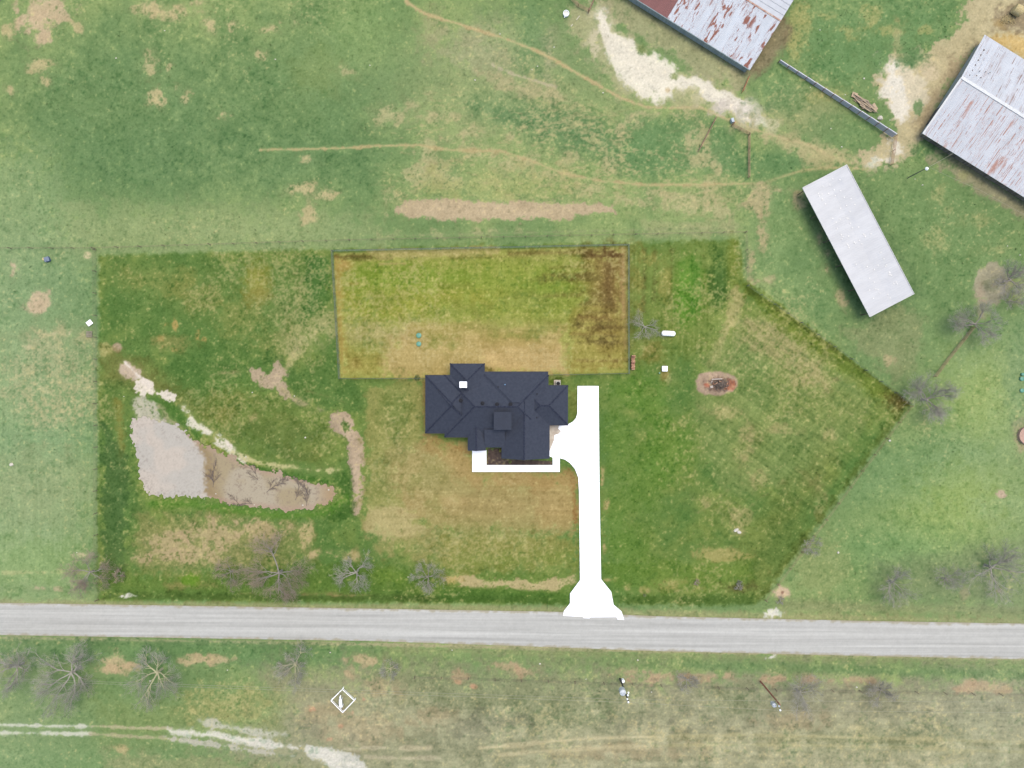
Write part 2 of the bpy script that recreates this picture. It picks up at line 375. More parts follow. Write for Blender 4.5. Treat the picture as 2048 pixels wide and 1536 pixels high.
p('p', [(205,850),(240,880),(260,940),(250,1200),(205,1190)], (74,104,54), 16, 18, .65, spk=.5, thr=.36, clip='in')
p('p', [(370,800),(500,760),(640,850),(660,900),(660,940),(560,925),(480,900),(400,860)], (106,126,58), 26, 24, .6)
for c in ((470,800,60,30),(560,860,60,40),(620,900,40,30),(440,830,30,20)): p('e', c, (134,136,68), 24, 20, .55, spk=.7)
p('e', (505,835,12,8), (196,170,124), 5, 7, .7, spk=.9); p('e', (560,880,90,50), (84,112,54), 26, 24, .45, spk=1.0)
p('p', [(730,770),(850,770),(850,880),(760,900),(735,860)], (118,136,64), 18, 18, .6)
p('p', [(570,740),(660,720),(740,800),(720,830),(640,820),(590,800)], (84,118,56), 18, 16, .6)
# dirt banks
br = (194,171,146)
p('p', [(497,737),(523,739),(534,753),(555,727),(571,740),(568,766),(575,780),(589,800),(573,796),(550,778),(531,779),(510,763)], br, 6, 11, .95, spk=.7, thr=.37)
p('l', [(422,752),(450,746),(490,742)], (170,160,112), 6, 6, .8, w=2, spk=.8)
p('l', [(555,770),(590,800),(630,815),(665,830)], (176,164,124), 10, 9, .85, w=4, spk=.9, thr=.42)
p('l', [(600,690),(580,720),(570,740)], (176,168,120), 10, 9, .7, w=4, spk=1.0)
p('l', [(610,780),(660,795),(690,805)], (150,146,92), 5, 5, .7, w=2, spk=.7)
RIDGE = [(661,824),(681,823),(697,829),(708,840),(718,869),(725,890),(728,919),(726,950),(725,990),(722,1023),(713,1031),(708,1025),(706,1011),(704,964),(698,924),(696,885),(687,874),(671,866),(666,850),(659,840)]
p('p', RIDGE, br, 4, 9, .97, spk=.45, thr=.33)
p('e', (695,857,6,10,-30), (96,124,58), 3, 5, .9); p('e', (670,826,10,3,-30), (160,140,116), 2, 3, .6)
# bank of the pond, then the broken white stony strip above it
p('l', [(400,868),(450,905),(520,935)], (138,152,60), 10, 8, .6, w=5)
p('l', [(470,922),(540,946),(600,956),(660,966)], (72,112,40), 6, 5, .85, w=6)
p('l', [(300,802),(340,812),(368,840),(395,868)], (78,118,46), 9, 8, .8, w=9)
p('p', [(660,950),(700,940),(704,1010),(700,1040),(640,1035),(610,1030),(690,1000)], (72,108,42), 9, 8, .85)
p('l', [(300,1006),(400,1008),(460,1020),(560,1032),(640,1028),(690,1000)], (92,132,46), 8, 8, .85, w=8)
p('p', [(268,798),(288,792),(312,806),(320,838),(344,850),(366,858),(370,872),(264,860)], (204,196,178), 8, 9, .9, spk=1.15, thr=.42)
p('l', [(318,812),(335,835),(362,856)], (190,178,142), 6, 7, .7, w=4, spk=.9)
p('p', [(238,724),(256,722),(296,744),(286,750),(268,762),(244,752),(234,740)], (208,186,168), 7, 8, .9, spk=.7, thr=.4)
p('p', [(270,762),(290,756),(304,762),(306,778),(330,784),(347,788),(357,808),(335,799),(312,794),(296,788),(280,790),(270,774)], lm, 4, 7, .97, spk=.6, thr=.36)
p('l', [(248,724),(262,738),(290,764),(302,772)], lm, 6, 7, .95, w=4, spk=.8, thr=.4)
p('l', [(368,812),(380,832),(384,846),(400,856),(424,866),(440,884),(452,892),(470,910),(486,920)], (232,224,204), 7, 10, 1, w=7, spk=1.1, thr=.39)
p('l', [(430,866),(450,880),(470,902)], lm, 6, 7, .9, w=4, spk=.9, thr=.42)
p('l', [(466,904),(500,920),(540,930),(600,937),(640,942),(675,940)], (208,198,146), 8, 9, .9, w=6, spk=1.3, thr=.45)
# below the pond
p('p', [(280,1030),(380,1020),(500,1035),(620,1040),(640,1120),(560,1150),(300,1160),(250,1130)], (146,144,88), 30, 30, .75, spk=.9, thr=.42)
p('e', (600,1090,50,40), (98,124,58), 20, 20, .5, spk=.6)
for c in ((430,1070,60,30),(520,1060,60,24),(340,1090,40,30),(270,1115,26,12),(480,1045,30,10),(380,1150,20,8),(400,1110,60,26)): p('e', c, (192,170,132), 16, 22, .75, spk=1.3, thr=.48)
for c in ((610,1060,14,28),(690,1110,36,10),(650,1105,30,4),(640,1110,20,4),(310,1150,40,3),(380,1152,40,2),(700,1115,12,10),(735,1108,14,8),(610,1090,10,12)): p('e', c, (200,180,134), 9, 14, .8, spk=1.2, thr=.47)
p('p', [(200,1120),(260,1150),(700,1130),(900,1140),(1150,1150),(1150,1205),(200,1200)], (98,126,50), 16, 16, .7, clip='in')
p('p', [(205,1186),(1130,1196),(1130,1208),(205,1200)], (74,98,38), 6, 5, .75, clip='in')
p('l', [(480,1188),(600,1190),(740,1192)], (182,158,112), 6, 7, .7, w=2, spk=.9)
for c in ((370,1172,90,8),(640,1188,40,6)): p('e', c, (150,140,86), 8, 8, .7, spk=.8)
p('e', (380,1160,16,12), (106,146,40), 6, 6, .8); p('e', (780,1150,40,20), (112,140,50), 16, 16, .5, spk=.7)
# back yard
BY = [(668,505),(1256,492),(1257,747),(1100,748),(838,757),(679,757)]
p('p', BY, (157,158,80), 3, 2, .97)
q = (slice(None), slice(None))
p('p', [(690,560),(1000,520),(1180,540),(1200,620),(1000,640),(700,640)], (142,156,62), 36, 26, .75)
p('e', (820,600,140,36), (178,166,72), 30, 26, .6, spk=.6, thr=.42); p('e', (960,590,90,20), (184,166,76), 20, 20, .6, spk=.6)
for c in ((760,560,50,16),(900,560,80,18),(1080,570,50,20),(820,545,70,12)): p('e', c, (128,154,54), 18, 16, .6)
p('p', [(680,640),(830,640),(830,700),(700,690)], (170,162,104), 22, 20, .75, spk=.6, thr=.38)
p('p', [(830,640),(1130,650),(1133,748),(760,756),(760,700)], (190,166,110), 26, 22, .85, spk=.4, thr=.33)
p('p', [(960,690),(1133,690),(1133,747),(960,747)], (204,177,122), 10, 10, .65)
p('e', (1000,680,120,26), (172,150,88), 20, 20, .6, spk=.7)
p('e', (960,742,34,9), (120,112,54), 6, 6, .7)
p('p', [(1180,510),(1256,500),(1256,690),(1200,700),(1170,640)], (134,106,60), 40, 26, .72)
p('l', [(1215,510),(1220,640),(1215,700)], (114,88,54), 14, 12, .5, w=6)
p('l', [(1246,500),(1248,700)], (174,142,96), 6, 6, .8, w=5)
p('l', [(1020,508),(1120,505),(1230,503)], (104,82,46), 8, 5, .75, w=4)
p('l', [(1170,512),(1240,510)], (106,80,46), 5, 4, .7, w=4)
p('l', [(672,515),(700,513),(740,514)], (92,74,36), 6, 4, .85, w=3); p('e', (690,530,14,12), (176,140,80), 6, 6, .7)
p('l', [(690,518),(790,516)], (104,96,46), 5, 4, .7, w=2)
p('p', [(730,500),(1000,493),(1000,510),(760,520)], (186,168,114), 5, 6, .7, spk=.5, thr=.36)
p('l', [(760,528),(810,527)], (196,168,120), 3, 3, .8, w=1.5); p('l', [(900,516),(1010,513)], (120,110,54), 4, 3, .6, w=2)
p('l', [(1060,560),(1150,552),(1200,556)], (116,108,54), 10, 6, .6, w=3)
p('l', [(700,568),(716,567)], (140,112,54), 4, 3, .6, w=3); p('l', [(870,570),(940,572)], (120,118,50), 7, 5, .6, w=4)
p('p', [(1140,620),(1200,600),(1250,640),(1252,740),(1140,745)], (162,150,76), 12, 12, .7, spk=.5, thr=.36)
for k, (a, b, c) in enumerate(((1150,1240,640),(1160,1245,655),(1150,1230,668),(1170,1235,625),(1180,1240,600),(1190,1250,682),(1160,1250,720))):
    p('l', [(a, c), (b, c+(k % 3)*2)], (116,98,54), 7, 5, .55, w=2.5)
p('p', [(700,530),(1150,515),(1160,600),(1120,640),(860,640),(700,620)], (136,152,62), 40, 26, .45)
p('p', [(830,640),(1120,640),(1120,680),(830,690)], (170,160,92), 24, 20, .5, spk=.6)
p('l', [(676,520),(682,640),(688,745)], (184,152,86), 9, 8, .6, w=4)
for k in range(16):
    rr = random.Random(40+k); vv = rr.uniform(600,735); u0 = rr.uniform(1130,1190); p('l', [(u0, vv), (rr.uniform(1215,1250), vv+rr.uniform(-3,3))], rr.choice([(122,98,54),(150,128,66),(104,92,48)]), 6, 5, .45, w=1.5)
for k in range(7):
    rr = random.Random(70+k); vv = rr.uniform(530,600); u0 = rr.uniform(1030,1150); p('l', [(u0, vv), (rr.uniform(1190,1240), vv-4)], (122,106,56), 7, 5, .4, w=2)
for c in ((760,600,40,20),(900,620,60,20),(1050,600,60,24),(1080,660,30,20),(740,700,40,24),(900,690,40,14),(1010,650,50,16)): p('e', c, (136,146,70), 20, 18, .5, spk=.7, thr=.42)
p('e', (710,730,14,10), (136,112,60), 6, 6, .6); p('p', [(690,700),(760,700),(760,750),(690,750)], (158,146,72), 10, 8, .6)
p('l', [(672,520),(680,640),(686,740)], (170,152,80), 4, 4, .7, w=3)
# around house and front yard
p('p', [(735,770),(850,760),(850,1080),(720,1060),(735,950)], (160,154,92), 16, 20, .75, spk=.55, thr=.36)
p('p', [(770,890),(935,890),(945,950),(1150,960),(1153,1070),(860,1060),(800,1000)], (172,155,102), 24, 24, .85, spk=.4, thr=.3)
p('p', [(1060,950),(1152,965),(1153,1060),(1080,1060)], (178,152,98), 18, 14, .6)
p('e', (980,1010,140,26), (186,158,108), 30, 16, .45); p('e', (930,1090,200,40), (164,156,98), 26, 24, .75, spk=.6, thr=.38)
p('l', [(1148,970),(1151,1060)], (150,112,62), 4, 4, .7, w=3); p('l', [(1137,940),(1150,965)], (140,110,64), 4, 4, .6, w=3)
p('p', [(730,1010),(800,1010),(860,1060),(780,1085),(735,1070)], (192,176,126), 16, 18, .75, spk=.6, thr=.36)
p('l', [(850,760),(850,868),(935,905)], (168,138,84), 5, 4, .75, w=3)
p('l', [(905,945),(903,962),(915,972)], (196,168,114), 3, 3, .5, w=1.5)
p('p', [(860,870),(935,905),(1150,950),(1150,975),(940,965),(850,900)], (180,150,96), 16, 14, .6)
for c in ((800,900,30,40),(830,960,30,26),(760,930,14,50),(900,1065,60,14),(1040,1070,90,12),(870,1010,20,30)): p('e', c, (128,136,72), 22, 22, .5, spk=.8, thr=.46)
for c in ((900,940,40,16),(1000,960,60,10),(900,1000,30,20)): p('e', c, (190,166,114), 16, 14, .5, spk=.5)
p('e', (790,820,26,50), (116,134,66), 16, 16, .6); p('e', (870,940,40,26), (140,136,76), 14, 16, .5, spk=.8)
p('p', [(880,1070),(1150,1070),(1150,1140),(880,1150)], (146,146,76), 16, 22, .65, spk=.7, thr=.42)
p('p', [(900,1100),(1150,1100),(1150,1130),(900,1135)], (118,140,58), 16, 22, .5, spk=.9)
p('p', [(900,1152),(985,1158),(1090,1160),(1150,1150),(1155,1165),(1115,1184),(1000,1176),(920,1172)], (200,180,136), 6, 9, .9, spk=.75, thr=.4)
p('e', (905,1160,18,12), (206,178,116), 6, 7, .8, spk=1.0)
p('p', [(880,1178),(1140,1186),(1136,1206),(880,1204)], (82,116,44), 6, 6, .75)
p('e', (1120,800,16,30), (146,142,78), 8, 8, .6); p('e', (1112,762,14,8), (84,104,42), 4, 4, .8)
p('p', [(1137,780),(1154,780),(1154,830),(1138,845)], (120,126,62), 5, 5, .7)
# right meadow
p('p', [(1260,495),(1478,482),(1486,560),(1440,700),(1300,720),(1262,700)], (122,138,64), 20, 20, .6, clip='in')
for a, b in (((1290,500),(1285,620)),((1310,505),(1308,600)),((1345,500),(1340,600))): p('l', [a, b], (96,96,46), 5, 6, .55, w=3)
for c in ((1278,560,10,60),(1300,520,40,16),(1330,560,20,40)): p('e', c, (156,146,78), 10, 12, .55, spk=.8)
p('e', (1375,580,26,60), (98,146,48), 18, 10, .75); p('e', (1390,560,8,50), (86,130,46), 8, 6, .6)
p('e', (1440,560,16,50), (70,104,42), 12, 9, .8); p('e', (1466,520,10,40), (120,132,50), 8, 6, .6)
p('p', [(1470,575),(1490,590),(1480,640),(1440,720),(1410,740),(1440,650)], (176,166,112), 10, 14, .8, spk=.8, thr=.42)
p('p', [(1490,575),(1540,590),(1800,780),(1810,805),(1750,800),(1560,660)], (112,128,46), 12, 10, .75, clip='in')
p('l', [(1500,580),(1600,650),(1700,722),(1812,806)], (86,96,38), 6, 5, .65, w=2)
p('e', (1795,805,26,16), (92,78,30), 10, 7, .75, clip='in')
p('p', [(1400,700),(1500,620),(1700,740),(1760,800),(1640,980),(1450,1000),(1380,900)], (140,152,90), 34, 30, .6, spk=.6, thr=.4)
p('p', [(1480,620),(1560,650),(1680,760),(1650,780),(1500,700)], (168,158,108), 20, 20, .7, spk=.9, thr=.46)
for k in range(22):
    rr = random.Random(k); a = rr.uniform(1420,1700); b = rr.uniform(640,1040); L = rr.uniform(30,90); t = rr.choice([2.4,2.2,2.5,.75,.7])
    p('l', [(a, b), (a+L*math.cos(t), b+L*math.sin(t))], rr.choice([(176,166,114),(92,116,54),(168,156,104)]), 6, 8, .55, w=2, spk=.8, clip='in')
for c in ((1450,820,40,16),(1490,880,16,60),(1560,860,40,14),(1640,1000,14,40),(1520,960,20,30),(1400,1000,26,14),(1480,1040,30,30),(1610,760,30,14),(1660,870,14,14),(1340,760,20,14),(1300,785,20,10)): p('e', c, (174,164,112), 14, 16, .65, spk=1.0)
for c in ((1250,780,30,30),(1230,1040,26,50),(1260,1100,40,40),(1300,800,40,50),(1340,900,50,60),(1240,880,26,60),(1290,960,40,60)): p('e', c, (98,136,50), 22, 20, .55)
p('p', [(1215,790),(1200,1150),(1204,1150),(1290,1150),(1330,1000),(1240,800)], (112,136,62), 20, 20, .4)
for c in ((1212,1008,7,14),(1210,1040,4,20),(1208,1100,4,20),(1205,960,4,30),(1216,1160,12,5),(1290,1180,16,10),(1255,1176,10,9),(1340,1180,60,6)): p('e', c, (200,172,124), 5, 6, .8, spk=.9)
p('p', [(1540,1000),(1680,900),(1560,1160),(1500,1205),(1440,1200),(1480,1100)], (102,118,54), 34, 22, .5, clip='in')
p('l', [(1812,812),(1700,960),(1600,1090),(1515,1205)], (98,110,46), 10, 8, .6, w=3)
p('p', [(1230,1190),(1510,1190),(1505,1210),(1240,1208)], (78,106,40), 7, 6, .75, clip='in')
p('p', [(1205,1130),(1500,1120),(1500,1180),(1230,1185)], (104,134,50), 16, 16, .55, clip='in')
for c in ((1398,1176,10,6),(1535,1145,6,4),(1440,1110,60,16),(1340,1165,30,10)): p('e', c, (186,168,110), 6, 8, .7, spk=.9, clip='in')
p('p', [(1391,763),(1396,750),(1412,742),(1440,743),(1462,747),(1474,757),(1475,770),(1466,783),(1440,790),(1410,788),(1396,780)], (190,164,142), 3, 3, .97)
p('e', (1436,768,22,12), (140,116,102), 5, 5, .8); p('e', (1461,770,9,10), (186,120,92), 4, 5, .8); p('e', (1414,770,5,4), (196,110,84), 2, 2, .7)
p('e', (1330,745,10,12), (160,132,78), 5, 5, .6); p('e', (1300,700,30,26), (140,120,60), 16, 14, .5, spk=.6)
p('e', (1475,1062,10,5), (170,170,120), 4, 4, .6)
p('e', (1475,1175,26,8), (110,90,60), 8, 8, .5)
# ---------------- verges and the field beyond the road
p('p', [(-200,1200),(195,1201),(1130,1215),(2100,1240),(2100,1250),(-200,1212)], (160,156,108), 5, 5, .7)
p('p', [(-200,1268),(1000,1290),(2150,1318),(2150,1326),(1000,1300),(-200,1276)], (184,172,132), 4, 5, .85, spk=.5, thr=.34)
p('p', [(-200,1276),(400,1280),(760,1296),(760,1340),(300,1330),(-200,1320)], (96,132,76), 12, 12, .85)
p('p', [(700,1300),(1500,1318),(2150,1330),(2150,1352),(1400,1340),(700,1326)], (116,138,84), 12, 12, .75)
p('p', [(780,1296),(2150,1322),(2150,1334),(780,1306)], (152,160,104), 5, 5, .6)
p('p', [(520,1340),(2150,1360),(2200,1620),(650,1620),(420,1480),(560,1400)], (154,151,118), 50, 40, .92)
p('p', [(1100,1440),(2150,1440),(2150,1620),(1100,1620)], (168,164,128), 30, 30, .8, spk=.5, thr=.34)
p('p', [(1280,1350),(2150,1365),(2150,1440),(1400,1450)], (152,148,120), 26, 30, .6)
for c in ((1010,1390,160,36),(1130,1430,100,30),(880,1360,90,26),(1460,1400,60,30),(1750,1480,130,20)): p('e', c, (132,140,98), 34, 26, .6)
for c in ((720,1460,90,40),(640,1420,60,26),(860,1440,60,26),(1250,1500,160,20),(1600,1440,80,20),(760,1380,60,20)): p('e', c, (178,160,124), 22, 22, .7, spk=.9, thr=.46)
for c in ((700,1475,26,22),(940,1460,50,26),(620,1460,26,20),(1000,1440,60,20),(1300,1450,90,16)): p('e', c, (128,126,102), 18, 20, .55, spk=.7)
p('p', [(190,1400),(560,1400),(560,1480),(200,1480)], (128,146,80), 30, 24, .55)
p('e', (460,1410,110,50), (168,162,98), 30, 26, .6, spk=1.2, thr=.5)
p('p', [(0,1490),(200,1500),(240,1600),(-100,1600),(-100,1500)], (112,146,86), 16, 20, .7)
p('p', [(200,1500),(640,1530),(640,1600),(240,1600)], (150,152,104), 26, 24, .7, spk=.6, thr=.38)
p('e', (243,1500,14,9), (200,176,126), 5, 7, .8, spk=.6)
og = (202,176,136)
for c in ((225,1322,34,20),(215,1338,20,12),(250,1338,24,12),(385,1325,26,11),(440,1322,34,10),(735,1322,28,10),(708,1340,6,8),(700,1348,8,6)): p('e', c, og, 9, 13, .85, spk=1.0, thr=.45)
for c in ((1270,1342,36,8),(1330,1352,50,10),(1380,1356,50,10),(1440,1352,26,8),(1300,1362,26,8),(1560,1360,34,10),(1600,1358,50,8),(1620,1352,30,6),(1010,1334,20,8),(1050,1345,20,8),(920,1356,16,8),(1690,1360,50,8),(1980,1375,50,14),(1930,1370,20,12)): p('e', c, (196,164,130), 10, 15, .75, spk=.95, thr=.42)
for c in ((680,1452,6,5),(728,1398,6,4),(706,1424,4,4),(625,1416,6,6),(620,1412,4,3),(660,1478,8,5),(945,1373,8,6),(915,1365,7,5)): p('e', c, (214,160,126), 3, 4, .8, spk=.5)
p('e', (1548,1341,20,6), (222,202,150), 5, 5, .9, spk=.4, thr=.33)
p('p', [(1350,1325),(1560,1330),(2100,1345),(2100,1358),(1560,1345),(1380,1338)], (104,136,80), 7, 7, .75)
# gravel tracks
gw = (240,234,224)
p('l', [(-100,1446),(0,1450),(100,1452),(180,1452)], gw, 6, 5, .85, w=3.5, spk=.5, thr=.34)
p('l', [(-100,1460),(0,1466),(100,1467),(180,1468)], gw, 6, 5, .85, w=3, spk=.5, thr=.34)
p('l', [(180,1452),(260,1455),(340,1458)], (200,186,150), 4, 4, .8, w=2.5, spk=.4, thr=.33)
p('l', [(180,1468),(260,1473),(340,1478),(400,1484)], (196,182,146), 4, 4, .75, w=2.5, spk=.4, thr=.33)
p('p', [(335,1459),(400,1460),(470,1468),(520,1478),(590,1492),(600,1498),(560,1496),(500,1492),(420,1476),(340,1468)], gw, 9, 8, .9, spk=.6, thr=.35)
p('p', [(395,1440),(430,1440),(490,1452),(540,1462),(570,1470),(540,1476),(480,1466),(410,1452)], (222,216,208), 10, 11, .75, spk=.9, thr=.4)
p('p', [(330,1475),(420,1482),(520,1500),(600,1512),(560,1512),(440,1496),(340,1484)], (206,200,186), 5, 8, .85, spk=.7, thr=.38)
p('p', [(600,1492),(650,1494),(690,1505),(720,1520),(760,1560),(760,1600),(690,1560),(660,1536),(620,1512)], (230,226,216), 8, 8, .93, spk=.5, thr=.33)
p('l', [(690,1498),(770,1496)], (204,192,158), 5, 6, .85, w=3, spk=.5, thr=.34); p('l', [(730,1515),(800,1517),(880,1517)], (202,190,156), 5, 6, .85, w=3, spk=.5, thr=.34)
p('l', [(800,1497),(860,1496)], (206,192,156), 5, 5, .8, w=4, spk=.5, thr=.34)
p('l', [(960,1496),(1040,1490),(1110,1482),(1200,1476),(1300,1473)], (210,196,154), 6, 5, .8, w=3.5, spk=.5, thr=.34)
p('l', [(1000,1510),(1080,1503),(1200,1496),(1300,1492)], (206,192,150), 6, 5, .75, w=3.5, spk=.4, thr=.32)
p('l', [(1300,1473),(1500,1470),(1750,1476),(2150,1488)], (192,182,134), 4, 4, .7, w=2.5, spk=.4, thr=.33)
p('l', [(1300,1492),(1500,1488),(1750,1494),(2150,1508)], (188,180,132), 4, 4, .65, w=2.5, spk=.5, thr=.34)
p('l', [(1300,1481),(1500,1478),(1760,1484),(2150,1496)], (134,132,90), 4, 4, .5, w=2)
for c in ((1545,1228,20,9),(1543,1314,12,7),(240,1193,22,5)): p('e', c, (232,228,218), 4, 7, .95, spk=.7, thr=.4)
p('p', [(975,896),(1012,896),(1006,918),(1105,922),(1105,931),(974,931)], (92,78,74), 1.5, 1, .97)

# white haze blended into the turf colour outside the plot, most of all along its left, lower and right sides
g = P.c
haze = .10+.13*sstep(260, 20, Uc)*sstep(300, 600, Vc)+.05*sstep(1330, 1480, Vc)+.12*sstep(1780, 2000, Uc)*sstep(500, 760, Vc)
haze = haze*(1-INM)*(g.max(-1) < 222)
g += (A(196,204,178)-g)*haze[..., None]
# dry stalks thinly scattered through the grass: how thick, place by place
g = P.c
D = .16+.5*sstep(.45, .75, N2)*sstep(.35, .6, N1)+.10*INM
D = D*np.where(PD > 0, .8, 1)
for (cx, cy, rx, ry, dv) in ((300,260,420,190,-.35),(700,200,120,180,-.2),(1010,300,230,110,.30),(1000,130,200,110,.2),(1360,330,180,120,.25),(1640,200,150,100,.15),(130,900,120,200,.22),
        (60,760,120,100,.3),(450,600,220,100,.08),(560,650,110,80,.2),(560,870,170,90,.1),(430,1090,220,70,.4),(1500,820,240,210,.12),(1540,700,140,110,.3),(1380,560,100,70,.05),(1240,900,60,200,-.1),(960,1100,230,60,.35),
        (800,960,90,120,.35),(1000,1400,500,70,.28),(1500,1500,600,60,.35),(450,1400,130,60,.35),(300,1510,260,40,.3),(1900,1430,300,60,.25),(1700,450,100,140,.2),(1950,450,150,120,.25),(1700,1100,90,60,.2),(1950,980,120,120,-.3),(820,620,180,110,.2)):
    dd_ = np.hypot((U-cx)/rx, (V-cy)/ry); D = D+dv*sstep(1.35, .3, dd_)
D = np.clip(D, 0, .8)
hs = N4*.30+N5*.34+N8*.36
sm = sstep(.74-.45*D, 1.02-.45*D, hs)*.40
sc_ = A(190,178,130)+(INM*-8)[..., None]
g += (sc_-g)*(sm*(g[..., 0] < 205))[..., None]
mp = sstep(60, -60, d_poly(U, V, [(800,190),(1180,200),(1460,330),(1470,430),(1150,400),(760,400)]))
ms = sstep(.56, .74, vn(U, V, 13, 5, 47)*.4+vn(U, V, 5, 2.8, 48)*.35+N2*.3)*mp*.55*(g[..., 0] < 190)
g += (A(192,180,132)-g)*ms[..., None]
# greener, darker tussocks
gm = sstep(.58, .80, vn(U, V, 5.0, None, 44)*.45+vn(U, V, 11, None, 45)*.3+N2*.25)*.6*(g[..., 1] > g[..., 0]-6)
g += (g*A(.80,.88,.82)-g)*gm[..., None]
plot = INM
g += ((N3-.5)*9 + (N4-.5)*10 + (N8-.5)*9 + (N5-.5)*9)[..., None]*A(1., .9, .8)
tuft = sstep(.62, .85, N4*.3+N8*.4+N5*.3)[..., None]; g += tuft*A(12, 9, 4)
dk = sstep(.40, .2, N4*.3+N8*.4+N5*.3)[..., None]; g -= dk*A(11, 9, 8)
# mowing lines in the yards
BYm = sstep(3, -3, d_poly(U[:], V[:], [(668,505),(1256,492),(1257,747),(679,757)]))
fy = sstep(12, -12, d_poly(U, V, [(760,880),(1150,945),(1153,1085),(760,1085)]))
st = vn(U, V, 70, 3.2, 31)-.5; g += (st*13*(BYm+fy))[..., None]*A(1, .85, .7)
st2 = vn(U, V, 3.4, 80, 33)-.5; rm = sstep(10, -10, d_poly(U, V, [(1262,495),(1470,490),(1440,720),(1262,720)]))
g += (st2*14*rm+st2*8*BYm)[..., None]

ur = U*.82+V*.57; vr = -U*.57+V*.82
nem = sstep(20, -20, d_poly(U, V, [(1440,560),(1500,560),(1820,800),(1640,1030),(1420,1040),(1400,720)]))
g += ((vn(ur, vr, 55, 4, 35)-.5)*27*nem)[..., None]*A(1, .85, .7)
ur2 = U*.6-V*.8; vr2 = U*.8+V*.6
g += ((vn(ur2, vr2, 60, 5, 36)-.5)*18*nem)[..., None]*A(1, .85, .7)
lm_ = sstep(12, -12, d_poly(U, V, [(-60,680),(190,680),(190,1120),(-60,1120)])); g += ((vn(U, V, 3.2, 90, 37)-.5)*9*lm_)[..., None]
bm_ = sstep(1330, 1420, V)*sstep(600, 760, U); g += ((vn(U*.95-V*.3, V, 30, 4, 38)-.5)*15*bm_+(vn(U, V, 5, None, 39)-.5)*12*bm_+(N3-.5)*22*bm_+(N2-.5)*16*bm_)[..., None]*A(1, .92, .8)
# ---------------- levels
POND = [(262,842),(274,836),(300,838),(330,847),(350,854),(368,860),(389,882),(420,896),(457,913),(484,928),(523,942),(576,954),(629,966),(663,971),(675,987),(668,1003),(642,1014),(571,1019),(505,1012),(452,1004),(426,998),(368,993),(299,994),(282,981),(277,937),(267,890)]
dp = d_poly(U, V, POND)
Z = (N2-.5)*.25*np.exp(-0*U) + (N3-.5)*.08
roadc = np.interp(U, [-3000,0,740,1308,2048,5000], [1185,1238,1250,1267,1283,1348])
Z *= sstep(30, 75, np.abs(V-roadc))
hx = d_poly(U, V, [(840,715),(1210,715),(1210,1240),(1120,1240),(1120,950),(930,950),(840,880)])
Z *= sstep(5, 40, hx)
Z -= .55*sstep(9, -11, dp + (N3-.5)*9 + (N4-.5)*9 + (N8-.5)*7 + (N5-.5)*5)
Z += .5*sstep(8, -10, d_poly(U, V, RIDGE) + (N4-.5)*6) + .25*sstep(6, -8, d_ell(U, V, 1433, 766, 38, 20))
Z -= .35*np.exp(-((np.abs(V-roadc)-52)/12)**2)*np.where(hx > 25, 1, 0)
Z = np.where(np.abs(U)+np.abs(V) > 9000, 0, Z).astype(np.float32)
def zat(u, v):
    return float(Z[min(np.searchsorted(AV, v), len(AV)-1), min(np.searchsorted(AU, u), len(AU)-1)])

# darker wet rim of the pond
wet = sstep(9, 1, np.abs(dp-3))[..., None]*.0
def srgb2lin(c):
    c = np.clip(c, 2, 255)/255.; return np.where(c <= .04045, c/12.92, ((c+.055)/1.055)**2.4)
def paint_attr(me, rgb):
    L = (srgb2lin(rgb)/np.array(F)).clip(0, .82).astype(np.float32).reshape(-1, 3)
    a = me.color_attributes.new('soil', 'FLOAT_COLOR', 'POINT')
    a.data.foreach_set('color', np.concatenate([L, np.ones((len(L), 1), np.float32)], 1).ravel())
def grid_mesh(name, X, Y, Zz, keep=None):
    h, w = X.shape
    me = bpy.data.meshes.new(name)
    co = np.stack([X, Y, Zz], -1).astype(np.float32).reshape(-1, 3)
    idx = np.arange(h*w, dtype=np.int32).reshape(h, w)
    f = np.stack([idx[1:, :-1], idx[1:, 1:], idx[:-1, 1:], idx[:-1, :-1]], -1)
    if keep is not None: f = f[keep[1:, :-1] & keep[1:, 1:] & keep[:-1, 1:] & keep[:-1, :-1]]
    f = f.reshape(-1, 4)
    me.vertices.add(len(co)); me.vertices.foreach_set('co', co.ravel())
    me.loops.add(f.size); me.loops.foreach_set('vertex_index', f.ravel())
    me.polygons.add(len(f)); me.polygons.foreach_set('loop_start', np.arange(0, f.size, 4, dtype=np.int32))
    me.polygons.foreach_set('use_smooth', np.ones(len(f), bool))
    me.update(calc_edges=True)
    return me
